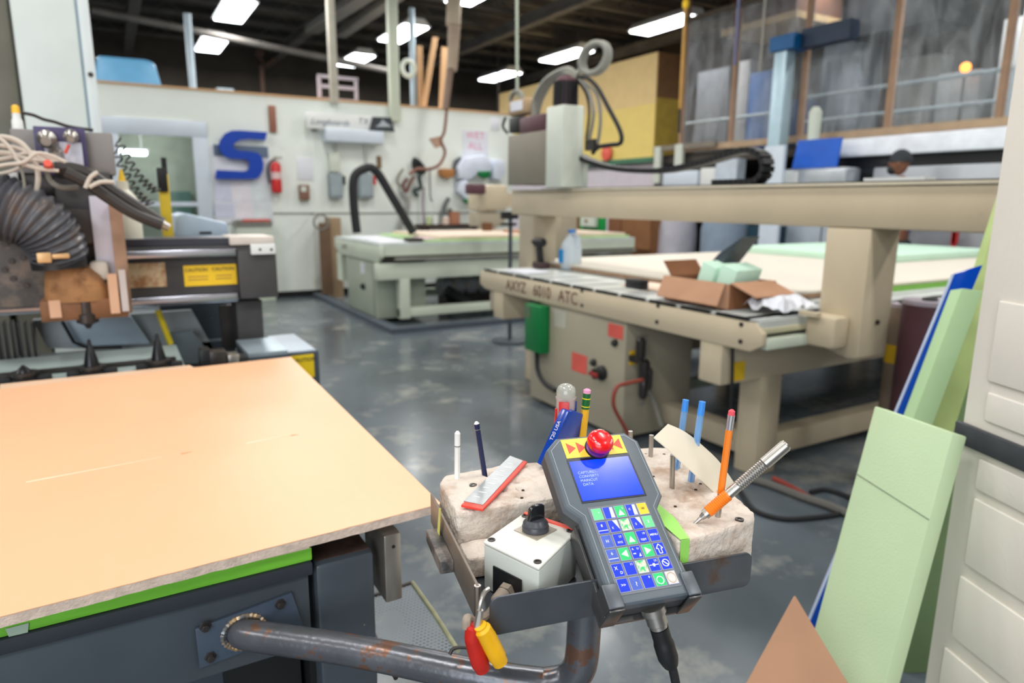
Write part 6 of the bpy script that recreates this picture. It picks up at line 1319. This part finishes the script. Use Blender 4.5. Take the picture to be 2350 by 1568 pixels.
sym = {(0, 0): [('v', 3.2, 2, 2)], (0, 1): [('tri', 1)], (0, 2): [('up', 1.2), ('2', 3, 3.2, 3.4)], (0, 3): [('tri', 1), ('C', 3.4, -2, 1)], (0, 4): [('W', 4, 0, 0)], (1, 0): [('8', 4.2, 0, 2), ('bar', -3.8)], (1, 1): [('tri2', 1), ('E', 3.2, -2, -2)], (1, 2): [('Z', 3, 2.5, -3.5)], (1, 3): [('tri2', 1), ('S', 3.4, -1.5, -1)],
       (1, 4): [('Z', 4, 0, 0)], (2, 0): [('H', 4.5, 0, 0)], (2, 1): [('17', 3.4, 2, 3), ('XYZ', 3, 0, -3)], (2, 2): [('up', 1.2)], (2, 3): [('19', 3.2, 2.4, 3.2), ('TEST', 3.1, 0, -3.6)], (2, 4): [('MENU', 3.3, 0, .4)], (3, 0): [('6', 4.2, 0, 2), ('bar', -3.8)], (3, 1): [('left', 1)], (3, 2): [('A', 3.2, -3, 3.5), ('U', 3.2, 2.6, 3.5), ('drop', 2)],
       (3, 3): [('right', 1)], (3, 4): [('arrow', 1)], (4, 0): [('X', 5, -1.5, 2), ('D', 4, 2.8, -3)], (4, 1): [('11', 3.4, 2.8, 4)], (4, 3): [('13', 3.2, 2.8, 4), ('cross', 1)], (4, 4): [('no', 1)], (5, 0): [('>>', 4.6, 0, 0)], (5, 1): [('?', 6, .5, -1)], (5, 2): [('0', 3, 3, 4)], (5, 3): [('ring', 1)]}
for j in range(6):
    for i in range(5):
        cx_, cy_ = (i-2)*13.36+.4, (2.5-j)*15.7
        key = Pn().box(cx_-5.9, cx_+5.9, cy_-7.0, cy_+7.0, .65, 1.25).build('key', m_kt, CT, bev=.00025, seg=1)
        Pn().box(cx_-5.4, cx_+5.4, cy_-6.5, cy_+6.5, 1.26, 1.4).build('key_face', km[grid[j][i]], key)
        z_ = 1.42
        for s_ in sym.get((j, i), []):
            msy = m_inkd if (j, i) == (0, 4) else m_sym
            def pr_(p): Pn().prism([(cx_+x, cy_+y, z_) for x, y in p], (0, 0, .12)).build('key_mark', msy, key)
            if s_[0] == 'up': pr_([(-3.6, -4.5), (3.6, -4.5), (0, 2.4)])
            elif s_[0] == 'left': pr_([(3.2, -4), (3.2, 4), (-3.6, 0)])
            elif s_[0] == 'right': pr_([(-3.2, -4), (3.6, 0), (-3.2, 4)])
            elif s_[0] == 'tri': pr_([(2, 6), (5.2, 6), (5.2, -6), (1.0, -6)])
            elif s_[0] == 'tri2': pr_([(0, 6.4), (5.2, 6.4), (5.2, -4)])
            elif s_[0] == 'bar': pr_([(-5.2, s_[1]), (5.2, s_[1]), (5.2, s_[1]+.8), (-5.2, s_[1]+.8)])
            elif s_[0] == 'drop': pr_([(1.4, -5), (4.2, -5), (3.6, -1)]); pr_([(-4, -2), (-1, -2), (-1, -.8), (-4, -.8)])
            elif s_[0] == 'cross': pr_([(-5, -.6), (5, -.6), (5, .2), (-5, .2)]); pr_([(-1.2, -2), (1.2, -2), (1.2, 1.4), (-1.2, 1.4)])
            elif s_[0] == 'arrow':
                o1 = [(-1.6, -5), (1.6, -5), (1.6, .4), (3.8, .4), (0, 5.2), (-3.8, .4), (-1.6, .4)]
                for k in range(7):
                    a_, b_ = np.array(o1[k]), np.array(o1[(k+1) % 7]); d = (b_-a_)/np.linalg.norm(b_-a_); nn_ = np.array([-d[1], d[0]])*.45; pr_([tuple(a_-nn_), tuple(b_-nn_), tuple(b_+nn_), tuple(a_+nn_)])
            elif s_[0] in ('no', 'ring'):
                rr_ = 3.6 if s_[0] == 'no' else 3.8; oy = 0 if s_[0] == 'no' else -1
                c1_ = [(cx_+rr_*math.cos(a_), cy_+oy+rr_*math.sin(a_), z_+.2) for a_ in np.linspace(0, 2*math.pi, 20, endpoint=False)]
                Pn().tube(c1_, .5, 6, closed=True).build('key_mark', msy, key)
                if s_[0] == 'no': pr_([(-2.6, 1.8), (-1.8, 2.6), (2.6, -1.8), (1.8, -2.6)])
            else: text('key_text', s_[0], s_[1], (cx_+s_[2], cy_+s_[3], z_), AX, AY, msy, key, F=pend, ext=.12, bold=.05)
q_ = [(bx, by)]
Pn().tube([( 29.5, -39.2+4.2*math.sin(a_), 1.6) if False else (27.1+4.6*math.cos(a_), -39.2+5.2*math.sin(a_), 1.45) for a_ in np.linspace(0, 2*math.pi, 20, endpoint=False)], .5, 6, closed=True).build('worn_ring', mat('worn_tan', (196, 176, 150), rough=.6), CT)
# steel cradle of the controller
CR2 = T('controller_cradle', 'bent steel cradle clipping the lower corners of the handheld controller', 'bracket')
m_cr = mat('cradle_steel', (104, 104, 104), rough=.32, metal=.75, var=.15)
Pn().box(-49.5, -46.5, -62, 36, -36, -14).build('side_wall', m_cr, CR2, bev=.0006); Pn().box(48, 51, -62, -20, -36, -8).build('side_wall', m_cr, CR2, bev=.0006)
Pn().box(-46.4, 47.9, -62, 30, -36, -32.5).build('back_plate', m_cr, CR2)
for x0, x1 in ((-49.5, -33), (37, 51.5)):
    Pn().box(x0, x1, -63, -60.5, -36, 1).build('bottom_lip', m_cr, CR2, bev=.0008)
    Pn().box(x0, x1, -60.4, -36, .6, 2.8).build('front_clip', mat('clip_dark', (92, 98, 104), rough=.35, metal=.4), CR2, bev=.0022, seg=3)
    Pn().box(x0 if x0 < 0 else x1-2.5, x0+2.5 if x0 < 0 else x1, -60.4, -36, -14, .5).build('clip_web', m_cr, CR2)
# plug and cable
t = T('connector_cable', 'silver connector with a black cable leaving the bottom of the controller', 'cable')
c0 = att(1497, 1392, v=.537); c1_, c2_, c3_, c4_ = att(1512, 1440, v=.532), att(1530, 1500, v=.528), att(1546, 1545, v=.526), att(1562, 1640, v=.525)
Tr().tube([c0, c0+(c1_-c0)*.3], .0125, 20).build('flange_nut', m_steel, t, smooth=True); Tr().lathe(c0+(c1_-c0)*.3, c1_-c0, [(0, .0105), (np.linalg.norm(c1_-c0)*.5, .0105), (np.linalg.norm(c1_-c0)*.55, .009), (np.linalg.norm(c1_-c0)*.7, .009)], 20).build('connector_body', m_steel, t, smooth=True)
Tr().tube(spline([c1_, c1_+(c2_-c1_)*.5, c2_, c2_+(c3_-c2_)*.6], 4), [.0095]*5+[.0105]*5+[.0095, .0085, .0075], 18).build('strain_relief', m_black, t, smooth=True)
Tr().tube(spline([c2_, c3_, c4_, att(1575, 1760, v=.53), att(1590, 2100, v=.55)], 6), .0046, 12).build('cable', m_rub, t, smooth=True)

# ------------------------------------------------------------------ the person behind the foam slab
def skin(name, joints, edges, m_, par, root=0, lvl=2):
    me = bpy.data.meshes.new(name); me.from_pydata([j[0] for j in joints], edges, []); o = bpy.data.objects.new(name, me); COL.objects.link(o)
    sk = o.modifiers.new('skin', 'SKIN'); me.skin_vertices[0].data[root].use_root = True
    for i, j in enumerate(joints): me.skin_vertices[0].data[i].radius = (j[1], j[2] if len(j) > 2 else j[1])
    ss = o.modifiers.new('sub', 'SUBSURF'); ss.levels = lvl; ss.render_levels = lvl
    dg = bpy.context.evaluated_depsgraph_get(); me2 = bpy.data.meshes.new_from_object(o.evaluated_get(dg)); me2.name = name
    bpy.data.objects.remove(o); me2.shade_smooth(); me2.materials.clear(); me2.materials.append(m_)
    o2 = bpy.data.objects.new(name, me2); COL.objects.link(o2); o2.parent = par; return o2
PS = T('person', 'person in dark cap and blue shirt standing beyond the mint foam slab', 'person')
pq = at(2080, 400, X=8.5); PXY = np.array([pq[0]*.9, pq[1]*.9]); S_ = at(2080, 345, X=8.5)[2]*.9/1.86
fd = np.array([-.35, .94]); fd /= np.linalg.norm(fd); sd = np.array([fd[1], -fd[0]])       # facing, right-hand side
def B3(f, s, z): p = PXY+fd*f*S_+sd*s*S_; return (p[0], p[1], z*S_)
m_sk = mat('skin_brown', (128, 82, 60), rough=.5, var=.03); m_bs = mat('blue_shirt', (16, 96, 220), rough=.75, var=.06); m_tr = mat('dark_trousers', (40, 44, 54), rough=.8); m_cap = mat('cap_charcoal', (46, 50, 56), rough=.75)
J = [(B3(0, 0, .98), .13, .10), (B3(0, 0, 1.15), .12, .09), (B3(.0, 0, 1.38), .14, .10), (B3(.02, 0, 1.50), .055), (B3(.05, 0, 1.60), .05),
     (B3(0, .19, 1.43), .055), (B3(.05, .24, 1.15), .042), (B3(.25, .20, 1.02), .032), (B3(.33, .19, 1.01), .03),
     (B3(0, -.19, 1.43), .055), (B3(.05, -.24, 1.15), .042), (B3(.25, -.20, 1.02), .032), (B3(.33, -.19, 1.01), .03),
     (B3(0, .10, .90), .09), (B3(.02, .11, .50), .06), (B3(-.02, .11, .09), .042), (B3(.12, .11, .045), .035),
     (B3(0, -.10, .90), .09), (B3(.02, -.11, .50), .06), (B3(-.02, -.11, .09), .042), (B3(.12, -.11, .045), .035)]
Ed = [(0, 1), (1, 2), (2, 3), (3, 4), (2, 5), (5, 6), (6, 7), (7, 8), (2, 9), (9, 10), (10, 11), (11, 12), (0, 13), (13, 14), (14, 15), (15, 16), (0, 17), (17, 18), (18, 19), (19, 20)]
k0 = len(J)
for sgn, hand in ((1, 8), (-1, 12)):
    for fi, (off, ln) in enumerate(((-.03, .075), (-.01, .085), (.01, .08), (.028, .065))):
        a_ = B3(.36, sgn*.19+off, 1.005); b_ = B3(.36+ln*.6, sgn*.19+off*1.2, .995); c_ = B3(.36+ln, sgn*.19+off*1.2, .975)
        i0 = len(J); J += [(a_, .010), (b_, .009), (c_, .008)]; Ed += [(hand, i0), (i0, i0+1), (i0+1, i0+2)]
    i0 = len(J); J += [(B3(.345, sgn*(.19-.05), 1.0), .011), (B3(.375, sgn*(.19-.07), .99), .009)]; Ed += [(hand, i0), (i0, i0+1)]
skin('body', J, Ed, m_sk, PS)
hc = np.array(B3(.075, 0, 1.725)); R_h = S_
def hp_(f, s, z): return tuple(hc+np.array([fd[0]*f+sd[0]*s, fd[1]*f+sd[1]*s, z])*S_)
hd = MB(ident); vs = []; n1_, n2_ = 18, 14
for i in range(n2_+1):
    th = math.pi*i/n2_
    for j in range(n1_):
        ph = 2*math.pi*j/n1_; f, s, z = .098*math.sin(th)*math.cos(ph), .078*math.sin(th)*math.sin(ph), .125*math.cos(th)
        if z < -.02: f *= .92; s *= 1-.35*(-z/.125)
        if abs(math.sin(ph)) < .35 and math.cos(ph) > 0 and -.035 < z < .02: f += .018
        vs.append(hp_(f-.35*min(0, z)*.1, s, z))
hd.add(vs, [(i*n1_+j, (i+1)*n1_+j, (i+1)*n1_+(j+1) % n1_, i*n1_+(j+1) % n1_) for i in range(n2_) for j in range(n1_)]); hd.build('head', m_sk, PS, smooth=True, ang=80)
for sgn in (1, -1):
    q = hp_(-.005, sgn*.078, -.005); MB(ident).ball(q, .018*S_, .018*S_, .032*S_).build('ear', m_sk, PS, smooth=True)
    q = hp_(.088, sgn*.03, .012); MB(ident).ball(q, .012*S_, .012*S_, .008*S_).build('eye', m_paper, PS, smooth=True)
cp_ = MB(ident); vs = []
for i in range(8):
    th = math.pi/2*i/7*1.08
    for j in range(20):
        ph = 2*math.pi*j/20; vs.append(hp_(.112*math.sin(th)*math.cos(ph)-.008, .092*math.sin(th)*math.sin(ph), .028+.122*math.cos(th)))
cp_.add(vs, [(i*20+j, (i+1)*20+j, (i+1)*20+(j+1) % 20, i*20+(j+1) % 20) for i in range(7) for j in range(20)]); cp_.build('cap', m_cap, PS, smooth=True, ang=80)
MB(ident).prism([hp_(.07, -.07, .030), hp_(.16, -.05, .018), hp_(.185, 0, .015), hp_(.16, .05, .018), hp_(.07, .07, .030)], (0, 0, .008)).build('cap_brim', m_cap, PS)
MB(ident).ball(hp_(.062, 0, -.062), .055*S_, .055*S_, .055*S_).build('mask', m_black, PS, smooth=True)
Js = [(B3(0, 0, .93), .155, .125), (B3(0, 0, 1.15), .145, .115), (B3(0, 0, 1.38), .165, .125), (B3(.01, 0, 1.475), .085), (B3(0, .19, 1.43), .078), (B3(.03, .235, 1.22), .062), (B3(0, -.19, 1.43), .078), (B3(.03, -.235, 1.22), .062)]
skin('shirt', Js, [(0, 1), (1, 2), (2, 3), (2, 4), (4, 5), (2, 6), (6, 7)], m_bs, PS)
Jt = [(B3(0, 0, .95), .15, .12), (B3(0, .10, .86), .11), (B3(.02, .11, .50), .078), (B3(-.02, .11, .12), .065), (B3(0, -.10, .86), .11), (B3(.02, -.11, .50), .078), (B3(-.02, -.11, .12), .065)]
skin('trousers', Jt, [(0, 1), (1, 2), (2, 3), (0, 4), (4, 5), (5, 6)], m_tr, PS)
for s_ in (.11, -.11): MB(ident).ob(B3(-.08, s_-.05, 0), tuple(np.array(B3(.2, s_-.05, 0))-np.array(B3(-.08, s_-.05, 0))), tuple(np.array(B3(-.08, s_+.05, 0))-np.array(B3(-.08, s_-.05, 0))), (0, 0, .09*S_)).build('shoe', m_black, PS, bev=.02)

# ------------------------------------------------------------------ groups of look-alikes
GR = {'pencil': 'pencils stuck in the foam pad', 'pen': 'clear blue pens stuck in the foam pad', 'steel_rod': 'steel rods stuck in the foam pad', 'foam_strip': 'green foam strips leaning at right',
      'foam_block': 'green foam blocks in the cardboard box', 'paper_bundle': 'white bags hanging on the wall', 'green_pouch': 'green pouches on the wall', 'brown_carton': 'brown cartons behind the beam',
      'film_roll': 'rolls beside the beam post', 'guard_rail': 'guard rails behind the plastic', 'floor_hose': 'hoses on the floor', 'hanging_cord': 'cords hanging from the ceiling', 'curly_cord': 'curly cords by the window',
      'cable': 'cables on the left router', 'cable_sleeve': 'black cable sleeves on the left router', 'cable_tie': 'ties on the black sleeves', 'router_table': 'router tables in the workshop', 'notice_sheet': 'notice sheets on the wall',
      'air_hose': 'air hoses', 'crate': 'crates stored behind the plastic', 'cabinet': 'cabinets stored behind the plastic', 'paper_sheet': 'paper sheets on the router tables', 'square_post': 'posts around the white wall'}
for o in list(COL.objects):
    k_ = o.name.split('.')[0]
    if o.parent is None and k_ in GR and 'category' in o and 'group' not in o: o['group'] = GR[k_]
# ------------------------------------------------------------------ give every object its own origin
bpy.context.view_layer.update()
def kids(o): return [c for c in o.children]
def allm(o):
    r = [o] if o.type == 'MESH' else []
    for c in kids(o): r += allm(c)
    return r
def bb(o):
    n = len(o.data.vertices); a = np.empty(n*3, 'f'); o.data.vertices.foreach_get('co', a); a = a.reshape(-1, 3); return a.min(0), a.max(0)
for top in [o for o in COL.objects if o.parent is None and o.type in ('MESH', 'EMPTY')]:
    ms = allm(top)
    if not ms: continue
    ext = [bb(x) for x in ms]; lo = np.min([e[0] for e in ext], 0); hi = np.max([e[1] for e in ext], 0)
    W = {top: Vector(((lo[0]+hi[0])/2, (lo[1]+hi[1])/2, lo[2]))}
    def place(o, pw_):
        if o in W: w_ = W[o]
        else: l_, h_ = bb(o); w_ = Vector(tuple((l_+h_)/2))
        o.location = w_-pw_
        if o.type == 'MESH': o.data.transform(Matrix.Translation(-w_))
        for c in kids(o): place(c, w_)
    place(top, Vector((0, 0, 0)))
